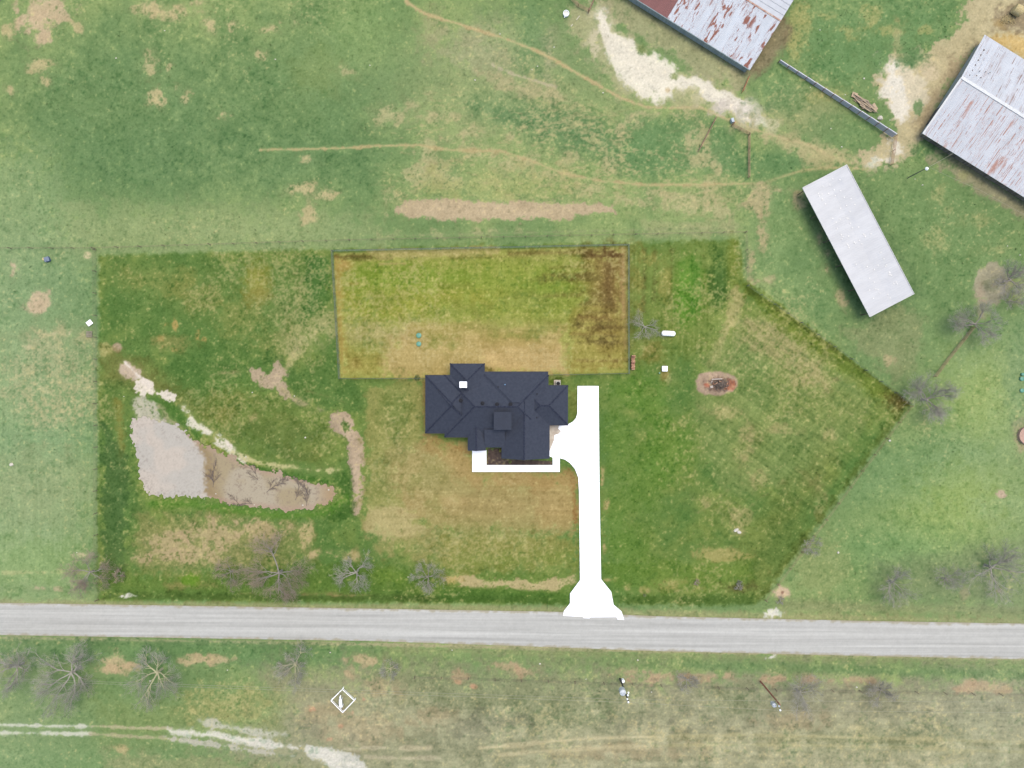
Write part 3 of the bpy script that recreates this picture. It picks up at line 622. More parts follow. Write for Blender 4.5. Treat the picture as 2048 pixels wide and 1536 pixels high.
def soil_mat(name, rough=.95, grain=.11, bump=.4, bscale=6., spec=.15):
    m = bpy.data.materials.new(name); m.use_nodes = True
    nt = m.node_tree; n = nt.nodes; l = nt.links; pb = n['Principled BSDF']
    pb.inputs['Roughness'].default_value = rough; pb.inputs['Specular IOR Level'].default_value = spec
    at = n.new('ShaderNodeAttribute'); at.attribute_name = 'soil'
    tc = n.new('ShaderNodeTexCoord')
    nz = n.new('ShaderNodeTexNoise'); nz.inputs['Scale'].default_value = 3.2; nz.inputs['Detail'].default_value = 6; nz.inputs['Roughness'].default_value = .7
    l.new(tc.outputs['Object'], nz.inputs['Vector'])
    r = n.new('ShaderNodeMapRange'); r.inputs[1].default_value = .3; r.inputs[2].default_value = .7
    r.inputs[3].default_value = 1-grain; r.inputs[4].default_value = 1+grain
    l.new(nz.outputs[0], r.inputs[0])
    mx = n.new('ShaderNodeVectorMath'); mx.operation = 'SCALE'
    l.new(at.outputs['Color'], mx.inputs[0]); l.new(r.outputs[0], mx.inputs['Scale']); l.new(mx.outputs[0], pb.inputs['Base Color'])
    b = n.new('ShaderNodeBump'); b.inputs['Strength'].default_value = bump; b.inputs['Distance'].default_value = .08
    nb = n.new('ShaderNodeTexNoise'); nb.inputs['Scale'].default_value = bscale; nb.inputs['Detail'].default_value = 5
    l.new(tc.outputs['Object'], nb.inputs['Vector']); l.new(nb.outputs[0], b.inputs['Height']); l.new(b.outputs[0], pb.inputs['Normal'])
    return m
X = (U-1024)*S; Y = (768-V)*S
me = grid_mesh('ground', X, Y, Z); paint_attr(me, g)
me.materials.append(soil_mat('pasture'))
ground = bpy.data.objects.new('ground', me); COL.objects.link(ground); tag(ground, kind='structure', label='grass pasture and mown yard with bare dirt patches')

# pond water, painted paler and speckled towards its left end
i0, i1 = np.searchsorted(AU, [250, 692]); j0, j1 = np.searchsorted(AV, [785, 1032])
q = (slice(j0, j1), slice(i0, i1))
u, v = U[q], V[q]
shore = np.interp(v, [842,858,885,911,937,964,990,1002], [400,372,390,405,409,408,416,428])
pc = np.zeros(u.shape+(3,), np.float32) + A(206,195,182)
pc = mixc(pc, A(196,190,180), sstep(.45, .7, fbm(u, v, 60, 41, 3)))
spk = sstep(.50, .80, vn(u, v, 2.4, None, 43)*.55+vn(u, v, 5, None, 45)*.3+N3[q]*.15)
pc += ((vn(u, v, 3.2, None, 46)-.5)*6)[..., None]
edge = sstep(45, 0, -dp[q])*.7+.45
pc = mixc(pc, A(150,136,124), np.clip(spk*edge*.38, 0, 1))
right = mixc(np.zeros(pc.shape, np.float32)+A(172,156,122), A(182,170,146), sstep(.35, .7, fbm(u, v, 50, 51, 3)))
right = mixc(right, A(150,126,84), sstep(34, 0, u-shore)*.8)
right = mixc(right, A(170,138,96), sstep(620, 665, u)*.7)
right = mixc(right, A(138,120,104), sstep(.60, .82, vn(u, v, 2.6, None, 53)*.7+N4[q]*.3)*.5)
right = mixc(right, A(178,150,130), sstep(12, 0, -dp[q])*.6)
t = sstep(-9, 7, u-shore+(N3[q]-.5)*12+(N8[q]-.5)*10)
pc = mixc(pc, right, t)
keep = dp[q] < 14
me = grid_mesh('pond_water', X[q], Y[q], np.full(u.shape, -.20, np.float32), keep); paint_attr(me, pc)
wm = soil_mat('muddy_water', rough=.45, grain=.07, bump=.08, bscale=2.0, spec=.3); me.materials.append(wm)
o = bpy.data.objects.new('water', me); COL.objects.link(o); tag(o, kind='structure', label='shallow muddy pond with a pale left end')
# ================================================================ ROAD, DRIVE, WALK
def strip_grid(name, top, bot, u0, u1, du, nv, z, kind_label, colfn, rough=.9, keepfn=None):
    uu = np.arange(u0, u1+du, du); t = np.linspace(0, 1, nv)
    Ur, T = np.meshgrid(uu, t)
    a = np.interp(Ur, *top); b = np.interp(Ur, *bot)
    Vr = a+(b-a)*T
    c = colfn(Ur, Vr, T)
    me = grid_mesh(name, (Ur-1024)*S, (768-Vr)*S, np.full(Ur.shape, z)+.10*(1-(2*T-1)**2)*(kind_label == 'road'))
    paint_attr(me, c); me.materials.append(soil_mat(name+'_surface', rough=rough, grain=.05, bump=.15, bscale=12))
    return me
def roadcol(u, v, t):
    c = np.zeros(u.shape+(3,), np.float32)+A(204,204,201)
    w = (vn(u, v, 500, 5, 61)-.5)*.6+(vn(u, v, 220, 2.2, 63)-.5)*.5+(vn(u, v, 90, 1.4, 65)-.5)*.35
    c = c+(w*28)[..., None]
    for k, (ce, wd, am) in enumerate(((.20,.05,9),(.34,.03,7),(.52,.05,9),(.60,.02,10),(.84,.04,9),(.93,.02,8))):
        cc = ce+.03*(vn(u, v*0, 400, 10, 70+k)-.5)
        c = c-(np.exp(-((t-cc)/wd)**2)*am*(.3+vn(u, v*0, 120, 10, 80+k)))[..., None]
    c = c+((vn(u, v, 3, None, 91)-.5)*7+(vn(u, v, 9, None, 92)-.5)*5)[..., None]
    e = np.minimum(t, 1-t); m = sstep(.07, .0, e+(vn(u, v, 9, 9, 93)-.5)*.09+(vn(u, v, 3, 3, 94)-.5)*.05)*.8
    c = mixc(c, A(178,170,146), m)
    s_ = np.exp(-((u-1549-(v-1270)*.02)/1.0)**2)*6; c = c-s_[..., None]
    return c
top = ([-3000,0,740,1100,1308,1700,2048,5000],[1130,1205.5,1217,1223,1232,1241,1247,1310])
bot = ([-3000,0,740,1040,1308,1700,2048,5000],[1200,1270,1282,1292,1302,1311,1318.5,1385])
me = strip_grid('road', top, bot, -2600, 4600, 3.2, 45, .03, 'road', roadcol)
o = bpy.data.objects.new('road', me); COL.objects.link(o); tag(o, kind='structure', label='pale worn asphalt country road')
# far ends of the road
for nm, ua, ub in (('road_far_west', -9000, -2600), ('road_far_east', 4600, 11000)): pass

def arc(cx, cy, r, a0, a1, n=7):
    return [(cx+r*math.cos(math.radians(a0+(a1-a0)*i/n)), cy+r*math.sin(math.radians(a0+(a1-a0)*i/n))) for i in range(n+1)]
concrete = mat('white_concrete', (.81,.81,.80), rough=.9, c2=(.74,.735,.72), scale=.35, bump=.1, bscale=20)
beigecon = mat('beige_concrete', C(226,216,204), rough=.9, c2=C(205,192,178), scale=1.2, mix=(.4,.6))
drive = [(1155,772),(1197,772),(1199,990),(1202,1158),(1222,1183),(1227,1209),(1243,1223),(1248,1239),(1235,1238.5),(1233,1233.5),(1181,1234),(1179,1236),(1167,1235.5),(1165,1233),(1126,1231),(1128,1221),(1134,1214),(1140,1206),(1140,1187),(1160,1160),(1158,985),(1156.5,955),(1150,938),(1140,926),(1130,919),(1119.5,916.2),(1119.5,915),(1105.3,915),(1098,912),(1098,905),(1104,890),(1108,880),(1109,870),(1118,867),(1122,862),(1116,857),(1119,850),(1137,848),(1146,843),(1152,836),(1154.6,826)]
def slab(name, pts, z0, z1, m, label):
    b = MB(); P_ = [G(*q_)[:2] for q_ in pts]
    b.prism(P_, z0, z1); o = b.build(name, m); tag(o, kind='structure', label=label); return o
slab('driveway', drive, -.3, .16, concrete, 'white concrete driveway with parking spur beside the house')
slab('parking_apron', [(1086,848),(1137,848),(1137,851),(1119.5,851),(1116.5,857),(1122.5,862),(1118.5,867.5),(1109.5,870.5),(1108.5,880),(1104.5,890),(1098.5,905),(1098.5,912),(1086,912)], -.3, .155, beigecon, 'unpainted beige concrete apron at the garage')
slab('walkway', [(944.5,900),(973,900),(973,930),(1105.3,930),(1105.3,915.2),(1119.5,915.2),(1119.5,943.5),(944.5,943.5)], -.3, .152, concrete, 'white concrete walkway round the front bed')
# soil either side of culvert
# ================================================================ HOUSE
shingle = mat('slate_blue_shingle', C(73,79,95), rough=.95, c2=C(65,71,87), scale=2.2, mix=(.35,.65), bump=.5, bscale=9, stretch=(1,1,1), spec=.2)
ridgecap = mat('ridge_shingle', C(54,58,74), rough=1, spec=.05, c2=C(68,74,92), scale=6, mix=(.45,.55))
fascia_m = mat('dark_fascia', C(66,64,70), rough=.7)
brick_m = bpy.data.materials.new('tan_brick'); brick_m.use_nodes = True
def brickify(m, c1, c2, mo, sc=1.0):
    nt = m.node_tree; n = nt.nodes; l = nt.links; pb = n['Principled BSDF']; pb.inputs['Roughness'].default_value = .9
    tc = n.new('ShaderNodeTexCoord'); b = n.new('ShaderNodeTexBrick')
    sp = n.new('ShaderNodeSeparateXYZ'); cb = n.new('ShaderNodeCombineXYZ'); ad = n.new('ShaderNodeMath'); ad.operation = 'ADD'
    l.new(tc.outputs['Object'], sp.inputs[0]); l.new(sp.outputs[0], ad.inputs[0]); l.new(sp.outputs[1], ad.inputs[1])
    l.new(ad.outputs[0], cb.inputs[0]); l.new(sp.outputs[2], cb.inputs[1]); l.new(cb.outputs[0], b.inputs['Vector'])
    b.inputs['Scale'].default_value = sc; b.inputs['Brick Width'].default_value = .22; b.inputs['Row Height'].default_value = .075; b.inputs['Mortar Size'].default_value = .008
    b.inputs['Color1'].default_value = (*c1, 1); b.inputs['Color2'].default_value = (*c2, 1); b.inputs['Mortar'].default_value = (*mo, 1)
    l.new(b.outputs[0], pb.inputs['Base Color'])
brickify(brick_m, (.36,.29,.23), (.28,.21,.16), (.42,.40,.36))
glass_m = bpy.data.materials.new('window_glass'); glass_m.use_nodes = True
pb = glass_m.node_tree.nodes['Principled BSDF']; pb.inputs['Base Color'].default_value = (.03,.035,.04,1); pb.inputs['Roughness'].default_value = .05
whitep = mat('white_paint', (.78,.78,.76), rough=.5, c2=(.72,.72,.70), scale=2)
cream = mat('cream_enamel', (.80,.79,.74), rough=.35, c2=(.76,.74,.68), scale=1.5)
darkp = mat('dark_metal', (.018,.018,.02), rough=.8, spec=.1)

house = thing('house', G(990, 815), 0, 'sprawling brick house under a slate blue hipped shingle roof', 'house')
HB = G(990, 815)
EZ = 2.85
def hw(u, v): w_ = W(u, v, EZ); return w_.x-HB.x, w_.y-HB.y
caps = []
def roofsolid(mb, u0, v0, u1, v1, kind, slope, ez, ridge=None):
    """u0,v0 = upper left corner of the eaves on the plan; makes a closed hip/gable solid"""
    x0, y1 = hw(u0, v0); x1, y0 = hw(u1, v1); zb = ez-.2
    if kind == 'hipx':
        h = (y1-y0)/2; yc = (y0+y1)/2; zr = ez+slope*h; a = (x0+h, yc, zr); b = (x1-h, yc, zr)
    if kind == 'hipy':
        h = (x1-x0)/2; xc = (x0+x1)/2; zr = ez+slope*h; a = (xc, y1-h, zr); b = (xc, y0+h, zr)
    if kind == 'gabley':
        xc = hw(ridge, v0)[0] if ridge else (x0+x1)/2; zr = ez+slope*(x1-x0)/2; a = (xc, y1, zr); b = (xc, y0, zr)
    c = [(x0,y1,ez),(x1,y1,ez),(x1,y0,ez),(x0,y0,ez)]; d = [(x,y,zb) for x,y,_ in c]
    vs = c+d+[a,b]
    sk = [(4,5,6,7),(0,1,5,4),(1,2,6,5),(2,3,7,6),(3,0,4,7)]
    if kind == 'hipx': fs = [(0,9,1) if 0 else (0,8,9,1),(1,9,2),(2,9,8,3),(3,8,0)]
    elif kind == 'hipy': fs = [(0,8,1),(1,8,9,2),(2,9,3),(3,9,8,0)]
    else: fs = [(0,8,1),(1,8,9,2),(2,9,3),(3,9,8,0)]
    mb.add(vs, sk+[f[::-1] for f in fs])
    cs = [Vector(q_) for q_ in c]; a = Vector(a); b = Vector(b)
    if kind == 'hipx': caps.extend([(cs[0],a),(cs[3],a),(cs[1],b),(cs[2],b),(a,b)])
    elif kind == 'hipy': caps.extend([(cs[0],a),(cs[1],a),(cs[2],b),(cs[3],b),(a,b)])
    else: caps.extend([(a,b)])
R_ = MB()
SL = .58
secs = [(850.5,751,960,866,'hipx',SL,EZ,None),(889,750.2,1097,874,'hipx',SL,EZ+.012,None),(966,744,1096.4,862,'hipx',SL,EZ+.018,None),(900,727,969.5,812,'hipy',SL,EZ+.024,None),
        (1040,771,1136,850,'hipx',SL,EZ+.036,None),(1003,800,1099.3,917,'gabley',SL,EZ+.048,1048),(935.5,812,971.6,901,'gabley',SL*1.1,EZ+.06,953)]
for k_, s_ in enumerate(secs):
    n0 = len(caps); roofsolid(R_, *s_)
    if k_ == 2: del caps[n0:]
# low porch roof between the two front gables
x0, yb = hw(969, 858); x1, yf = hw(1010, 895)
R_.add([(x0,yb,4.0),(x1,yb,4.0),(x1,yf,2.9),(x0,yf,2.9),(x0,yb,3.8),(x1,yb,3.8),(x1,yf,2.72),(x0,yf,2.72)], [(0,3,2,1),(4,5,6,7),(3,7,6,2),(0,1,5,4),(0,4,7,3),(1,2,6,5)])
roof = R_.build('roof', shingle, house)
# ridge and hip caps: rows of overlapping cap shingles
K_ = MB(); rnd = random.Random(3)
def roof_height(x, y):
    best = 0
    for (u0,v0,u1,v1,kind,sl,ez,rg) in secs:
        xa, yb_ = hw(u0, v0); xb, ya = hw(u1, v1)
        if not (xa <= x <= xb and ya <= y <= yb_): continue
        if kind.startswith('hip'): h = ez+sl*min(x-xa, xb-x, y-ya, yb_-y)
        else:
            xr = hw(rg, v0)[0]; hh = sl*(xb-xa)/2
            h = ez+(hh*(x-xa)/(xr-xa) if x < xr else hh*(xb-x)/(xb-xr))
        best = max(best, h)
    return best
for a, b in caps:
    d = b-a; L = d.length
    if L < .3: continue
    n_ = int(L/.42); yaw = math.atan2(d.y, d.x); pit = -math.asin(d.z/L)
    K_ = MB()
    for k in range(n_):
        c = a+d*((k+.5)/n_)
        if roof_height(c.x, c.y) > c.z+.03: continue
        K_.box(c+Vector((0,0,.025)), (.44,.26,.04), yaw, (0, pit)); 
        if k % 2: K_.box(c+Vector((0,0,.05)), (.2,.3,.04), yaw, (0, pit))
    if K_.v: K_.build('ridge_cap', ridgecap, roof)
# dormer
D_ = MB(); x0, y1 = hw(988.5, 822); x1, y0 = hw(1023, 857.5)
D_.box(((x0+x1)/2, (y0+y1)/2+.1, 4.75), (x1-x0-.5, y1-y0-.5, 1.7))
dorm = D_.build('dormer', brick_m, house)
D2 = MB(); D2.add([(x0,y1,6.55),(x1,y1,6.55),(x1,y0,5.75),(x0,y0,5.75),(x0,y1,6.4),(x1,y1,6.4),(x1,y0,5.6),(x0,y0,5.6)], [(0,3,2,1),(4,5,6,7),(3,7,6,2),(0,1,5,4),(0,4,7,3),(1,2,6,5)])
seam_m = mat('dark_seam_metal', C(66,73,90), rough=.95, c2=C(60,66,82), scale=1)
for k in range(12):
    xx = x0+(x1-x0)*(k+.5)/12
    D2.add([(xx-.02,y1,6.60),(xx+.02,y1,6.60),(xx+.02,y0,5.80),(xx-.02,y0,5.80),(xx-.02,y1,6.54),(xx+.02,y1,6.54),(xx+.02,y0,5.74),(xx-.02,y0,5.74)], [(0,3,2,1),(3,7,6,2),(0,1,5,4),(0,4,7,3),(1,2,6,5)])
D2.build('dormer_roof', seam_m, dorm)
# chimney
CH = MB(); cx, cy = W(926.4,769.3,6.2).x-HB.x, W(926.4,769.3,6.2).y-HB.y
CH.box((cx, cy, 4.6), (1.0,.82,2.8)); ch = CH.build('chimney', brick_m, roof)
CC = MB(); CC.box((cx, cy, 6.1), (1.28,1.05,.2)); CC.box((cx, cy, 6.25), (.9,.7,.12)); CC.build('chimney_cap', whitep, roof)
for (a_, b_) in ((920.5,801.4),(965,806.5),(994,808.5),(1021,808.5)):
    m_ = MB(); w_ = W(a_, b_, 6); x, y = w_.x-HB.x, w_.y-HB.y; zz = roof_height(x, y)
    m_.lathe((x,y,zz-.1), [(.24,0),(.24,.26),(.34,.28),(.32,.40),(.12,.46)], 14); m_.build('roof_vent', darkp, roof)
for (a_, b_, mm) in ((996.3,774,darkp),(1010,769.5,mat('pale_pipe', C(120,170,220), .5)),(877,780,darkp),(1073.6,835.6,darkp),(1074,788,darkp)):
    m_ = MB(); w_ = W(a_, b_, 4.5); x, y = w_.x-HB.x, w_.y-HB.y; zz = roof_height(x, y)
    m_.tube((x,y,zz-.1),(x,y,zz+.35),.06,.06,8); m_.lathe((x,y,zz-.02),[(.14,0),(.08,.1)],8); m_.build('vent_pipe', mm, roof)
# walls: one storey of brick under each roof section
WL = MB()
for k, (a0,b0,a1,b1) in enumerate(((850.5,751,960,866),(889,750.2,1097,874),(966,744,1096.4,862),(900,727,969.5,812),(1040,771,1136,850),(1003,800,1099.3,917),(935.5,812,971.6,901))):
    x0, y1 = hw(a0, b0); x1, y0 = hw(a1, b1); i_ = .45+.003*k
    WL.box(((x0+x1)/2, (y0+y1)/2, 1.34-.002*k), (x1-x0-2*i_, y1-y0-2*i_, 2.68-.004*k))
wall = WL.build('wall', brick_m, house)
def window(x, y, face, w_=1.3, h_=1.3, zc=1.5):
    """face: unit normal"""
    nx, ny = face; f = MB()
    dims = (w_+.16, .10, h_+.16) if ny else (.10, w_+.16, h_+.16)
    f.box((x+nx*.03, y+ny*.03, zc), dims); fr = f.build('window', whitep, wall)
    g_ = MB()
    for sgn in (-1, 1):
        dm = (w_/2-.05, .02, h_-.04) if ny else (.02, w_/2-.05, h_-.04)
        g_.box((x+nx*.09+(sgn*w_/4 if ny else 0), y+ny*.09+(sgn*w_/4 if nx else 0), zc), dm)
    g_.build('pane', glass_m, fr); fr.parent = house
yN = hw(0,744)[1]-.45; yS = hw(0,866)[1]+.45; yG = hw(0,917)[1]+.45
for uu in (985,1010,1075): window(hw(uu,0)[0], yN-.003, (0,1), 1.5, 1.4)
window(hw(935,0)[0], hw(0,727)[1]-.456, (0,1), 2.2, 1.5)
for uu in (868,): window(hw(uu,0)[0], yS, (0,-1), 1.5, 1.4)
window(hw(911,0)[0], hw(0,874)[1]+.453, (0,-1), 1.6, 1.4)
window(hw(953,0)[0], hw(0,901)[1]+.465, (0,-1), 1.5, 1.6)
for uu in (1030,1070): window(hw(uu,0)[0], yG+.012, (0,-1), 1.4, 1.3)
for vv in (780,830): window(hw(850.5,0)[0]+.45, hw(0,vv)[1], (-1,0), 1.3, 1.3)
for vv in (800,825): window(hw(1136,0)[0]-.459, hw(0,vv)[1], (1,0), 1.2, 1.1)
dm_ = MB(); dm_.box((hw(1099.3,0)[0]-.44, hw(0,885)[1], 1.15), (.08,4.8,2.2)); gd = dm_.build('garage_door', whitep, house)
g2 = MB()
for k in range(4):
    for j in range(5): g2.box((hw(1099.3,0)[0]-.40, hw(0,885)[1]-1.9+j*.95, .35+k*.53), (.03,.8,.4))
g2.build('door_panel', cream, gd)
dd = MB(); dd.box((hw(990,0)[0], hw(0,874)[1]+.43, 1.05), (1.0,.08,2.1)); fd = dd.build('front_door', mat('brown_door', (.12,.06,.03), .5), house)
kn = MB(); kn.blob((hw(990,0)[0]+.38, hw(0,874)[1]+.36, 1.05), (.04,.04,.04), 1, 1, 0); kn.build('door_handle', darkp, fd)
for uu in (975, 1001):
    pp = MB(); x, y = hw(uu, 892); pp.box((x, y, 1.4), (.25,.25,2.8)); pp.box((x, y, .25), (.4,.4,.5)); pp.build('porch_post', brick_m, house)
def gut(u0,v0,u1,v1):
    gt = MB(); a, b = hw(u0,v0), hw(u1,v1); gt.tube((a[0],a[1],EZ-.12),(b[0],b[1],EZ-.12),.06,.06,6); gt.build('gutter', fascia_m, house)
for e in ((850.5,750.4,900,750.4),(969.8,743.5,1097,743.5),(850.5,866.6,889,866.6),(889,874.6,935,874.6),(1097,770.5,1136,770.5),(1099.5,850.6,1136,850.6)): gut(*e)

ac = thing('air_conditioner', G(1114.5, 767), 0, 'grey air conditioning unit on a pale pad by the house wall', 'air conditioner')
b = MB(); b.box((0,0,.06), (1.2,1.3,.16)); b.build('pad', beigecon, ac)
b = MB(); b.box((.1,0,.55), (.85,.85,.8)); b.build('casing', mat('grey_casing', C(190,190,185), .5), ac, bevel=.03)
b = MB(); b.lathe((.1,0,.955), [(.34,0),(.34,.03)], 18)
for k in range(4): b.box((.1,0,1.0), (.62,.03,.02), k*PI/4)
b.build('fan_grille', darkp, ac)

leafm = mat('shrub_leaf', (.05,.09,.025), rough=.8, c2=(.12,.13,.03), scale=5)
def leaf_shrub(u, v, r, h, label, seed, cat='shrub', m=None):
    rnd = random.Random(seed); z0 = zat(u, v); t = thing('shrub', (*G(u,v)[:2], z0), 0, label, cat)
    b = MB()
    for k in range(int(260*r/.5)):
        th = rnd.uniform(0,2*PI); ph = math.acos(rnd.uniform(0,1)); q_ = r*rnd.uniform(.55,1.05)
        c = Vector((q_*math.sin(ph)*math.cos(th), q_*math.sin(ph)*math.sin(th), .1+h*math.cos(ph)*rnd.uniform(.5,1)))
        a1 = Vector((rnd.uniform(-1,1),rnd.uniform(-1,1),rnd.uniform(-.5,.5))).normalized()*.07; a2 = Vector((rnd.uniform(-1,1),rnd.uniform(-1,1),rnd.uniform(-.5,.5))).normalized()*.05
        b.add([c-a1,c+a2,c+a1,c-a2], [(0,1,2,3)])
    b.build('foliage', m or leafm, t)
    s2 = MB()
    for k in range(5): s2.tube((0,0,-.05),(rnd.uniform(-.5,.5)*r,rnd.uniform(-.5,.5)*r,h*.7),.02,.008,5)
    s2.build('stem', darkp, t)
leaf_shrub(985,897,.35,.4,'small green shrub at the porch edge of the dark bed',1)
leaf_shrub(1001,901,.3,.35,'yellowish shrub in the dark bed against the garage corner',2, m=mat('yellow_leaf',(.2,.19,.03),.8))
leaf_shrub(1020,923.5,.3,.3,'low yellow green shrub in the bed in front of the garage gable',3, m=mat('olive_leaf',(.12,.13,.03),.8))
leaf_shrub(834,756,.55,.5,'dark green bush on the fence line left of the house',4)
leaf_shrub(1289,1190,.3,.3,'small dark weed clump by the road east of the driveway',6)

# ================================================================ METAL BARNS
ANG = math.atan2(-103, 164)      # direction of the eaves
def metal_roof(name, c, rust, streak=(1,1), amt=.5, rough=.5, lines=0.0, rustscale=.6, thick=(.58,.66)):
    m = bpy.data.materials.new(name); m.use_nodes = True; nt = m.node_tree; n = nt.nodes; l = nt.links
    pb = n['Principled BSDF']; pb.inputs['Roughness'].default_value = rough; pb.inputs['Metallic'].default_value = 0.0; pb.inputs['Specular IOR Level'].default_value = .35
    tc = n.new('ShaderNodeTexCoord')
    def noise(sx, sy, sc, det=5, off=0, rgh=.55):
        mp = n.new('ShaderNodeMapping'); mp.inputs['Scale'].default_value = (sx, sy, 1); mp.inputs['Location'].default_value = (off, off*.7, 0)
        nz = n.new('ShaderNodeTexNoise'); nz.inputs['Scale'].default_value = sc; nz.inputs['Detail'].default_value = det; nz.inputs['Roughness'].default_value = rgh
        l.new(tc.outputs['Object'], mp.inputs[0]); l.new(mp.outputs[0], nz.inputs['Vector']); return nz.outputs[0]
    def rng(s_, a, b, c0=0., c1=1.):
        r = n.new('ShaderNodeMapRange'); r.inputs[1].default_value = a; r.inputs[2].default_value = b; r.inputs[3].default_value = c0; r.inputs[4].default_value = c1
        l.new(s_, r.inputs[0]); return r.outputs[0]
    def mixn(f, a, b):
        x = n.new('ShaderNodeMix'); x.data_type = 'RGBA'; l.new(f, x.inputs[0])
        for s_, i in ((a, 6), (b, 7)):
            if isinstance(s_, tuple): x.inputs[i].default_value = (*s_, 1)
            else: l.new(s_, x.inputs[i])
        return x.outputs[2]
    def mul(a, b):
        x = n.new('ShaderNodeMath'); x.operation = 'MULTIPLY'; l.new(a, x.inputs[0])
        if isinstance(b, float): x.inputs[1].default_value = b
        else: l.new(b, x.inputs[1])
        return x.outputs[0]
    base_ = mixn(rng(noise(1, .25, .8), .35, .65), c, tuple(x*.88 for x in c))
    a = rng(noise(*streak, rustscale, 4, 3.1), *thick)            # rust patches stretched down the slope
    sheet = rng(noise(1, .02, .55, 2, 9.), .44, .52)               # some sheets rust, others stay bright
    base_ = mixn(mul(mul(a, sheet), amt), base_, rust)
    b_ = rng(noise(streak[0]*1.5, streak[1]*1.5, 3.0, 3, 5.), .56, .66)
    base_ = mixn(mul(mul(b_, sheet), amt*.6), base_, tuple(x*.75+y*.25 for x, y in zip(rust, c)))
    if lines:
        ln = rng(noise(5.0, .05, 1.0, 2, 1.3), .55, .68); br_ = rng(noise(1, .7, 1.3, 3, 2.), .38, .56)
        base_ = mixn(mul(mul(ln, br_), lines), base_, tuple(x*.75+y*.12 for x, y in zip(rust, c)))
    l.new(base_, pb.inputs['Base Color'])
    return m
galv = C(221,228,240)
rustc = C(150,88,66)
barn_m1 = metal_roof('rust_streaked_galvanised', galv, rustc, (1.5, .40), 1.0, rustscale=1.25, lines=.6, thick=(.53,.585))
barn_m2 = metal_roof('galvanised_with_brown_lines', C(216,221,232), C(184,122,96), (1, .3), .85, lines=1.6, rustscale=.45, thick=(.56,.66))
red_m = metal_roof('brown_red_sheet', C(142,88,84), C(120,70,62), (1,.3), .4, lines=.3)
white_m = metal_roof('white_sheet', C(219,221,228), C(196,200,212), (.35,.9), .35, rough=.45, rustscale=.8)
barnwall = mat('blue_grey_sheet_wall', C(176,190,196), rough=.6, c2=C(150,166,172), scale=.8, stretch=(4,4,.2))
barnwall2 = mat('weathered_sheet_wall', C(160,152,140), rough=.7, c2=C(96,90,80), scale=.8, stretch=(4,4,.2))
woodm = mat('grey_wood', C(120,108,92), rough=.9, c2=C(92,80,66), scale=4, stretch=(1,1,8))

def sheet(mb, o, ex, ey, ez_, L, D, rise, pitch=.23, amp=.035):
    """corrugated sheet from origin o: along ex for L, up slope ey for D with rise"""
    n_ = max(2, int(L/(pitch/2))); vs = []; 
    for k in range(n_+1):
        t = L*k/n_; a = amp*(k % 2)
        for j in range(2):
            vs.append(o+ex*t+ey*(D*j)+Vector((0,0,rise*j+a)))
    for k in range(n_+1):
        t = L*k/n_
        for j in range(2): vs.append(o+ex*t+ey*(D*j)+Vector((0,0,rise*j-.05)))
    q_ = 2*(n_+1); fs = []
    for k in range(n_):
        fs.append((2*k,2*k+2,2*k+3,2*k+1)); fs.append((q_+2*k,q_+2*k+1,q_+2*k+3,q_+2*k+2))
        fs.append((2*k,q_+2*k,q_+2*k+2,2*k+2)); fs.append((2*k+1,2*k+3,q_+2*k+3,q_+2*k+1))
    fs.append((0,1,q_+1,q_)); fs.append((2*n_,q_+2*n_,q_+2*n_+1,2*n_+1))
    mb.add(vs, fs)
EX, EY, EZV = Vector((1,0,0)), Vector((0,1,0)), Vector((0,0,1))
rotz = math.atan2(103, -164)     # local x runs up-left along the eave

# big rusty barn; origin at its south corner (1500,139)
eave = 1.8
b0 = W(1500,139.5,eave); ang = math.atan2((768-0)-(768-139.5), (1270-1500)) if 0 else math.atan2(139.5-(-5), 1270-1500)
barn = thing('metal_barn', (b0.x, b0.y, 0), math.atan2((139.5+3.5), -(1500-1270)), 'long barn with rust streaked galvanised roof and one brown red bay', 'barn')
# local: x along the eave to the north-west, -y up the slope to the north-east
Ls = 46.0; D1 = 9.55
def P3(x, y, z): return Vector((x, -y, z))
bayx = 17.3
rb = MB(); sheet(rb, P3(0,-.0,eave), EX, -EY, 0, bayx, D1, 1.0); r1 = rb.build('roof', barn_m1, barn)
rb = MB(); sheet(rb, P3(bayx+.01,0,eave), EX, -EY, 0, 9.0, D1, 1.0); r2 = rb.build('roof', red_m, barn); tag(r2, 'brown red painted roof bay')
rb = MB(); sheet(rb, P3(bayx+9.02,0,eave), EX, -EY, 0, Ls-bayx-9, D1, 1.0); rb.build('roof', barn_m1, barn)
# north-east slope: sheets laid in low steps running along the ridge
st_m = metal_roof('galvanised_far_slope', C(214,219,230), C(120,92,80), (.2, 2.0), .3)
rb = MB()
for k in range(9):
    y = D1+.05+k*1.12; z = eave+1.0-k*.11
    rb.add([P3(0,y,z),P3(Ls,y,z),P3(Ls,y+1.16,z-.09),P3(0,y+1.16,z-.09),P3(0,y,z-.06),P3(Ls,y,z-.06),P3(Ls,y+1.16,z-.15),P3(0,y+1.16,z-.15)], [(0,3,2,1),(4,5,6,7),(3,7,6,2),(0,1,5,4),(0,4,7,3),(1,2,6,5)])
    rb.tube(P3(0,y+1.14,z-.06), P3(Ls,y+1.14,z-.06), .05, .05, 5)
rb.build('roof', st_m, barn)
rb = MB(); rb.box(P3(Ls/2, D1, eave+1.03), (Ls, .28, .1)); rb.build('ridge_strip', mat('rusty_flashing', C(216,196,182), .6, c2=C(170,110,84), scale=1.5), barn)
rb = MB(); rb.box(P3(Ls/2,.14,eave/2), (Ls-.8,.08,eave-.02)); rb.build('wall', barnwall, barn)
rb = MB(); rb.box(P3(.4,D1/1,eave/2+.1), (.08,2*D1-1.6,eave)); rb.build('wall', barnwall2, barn)
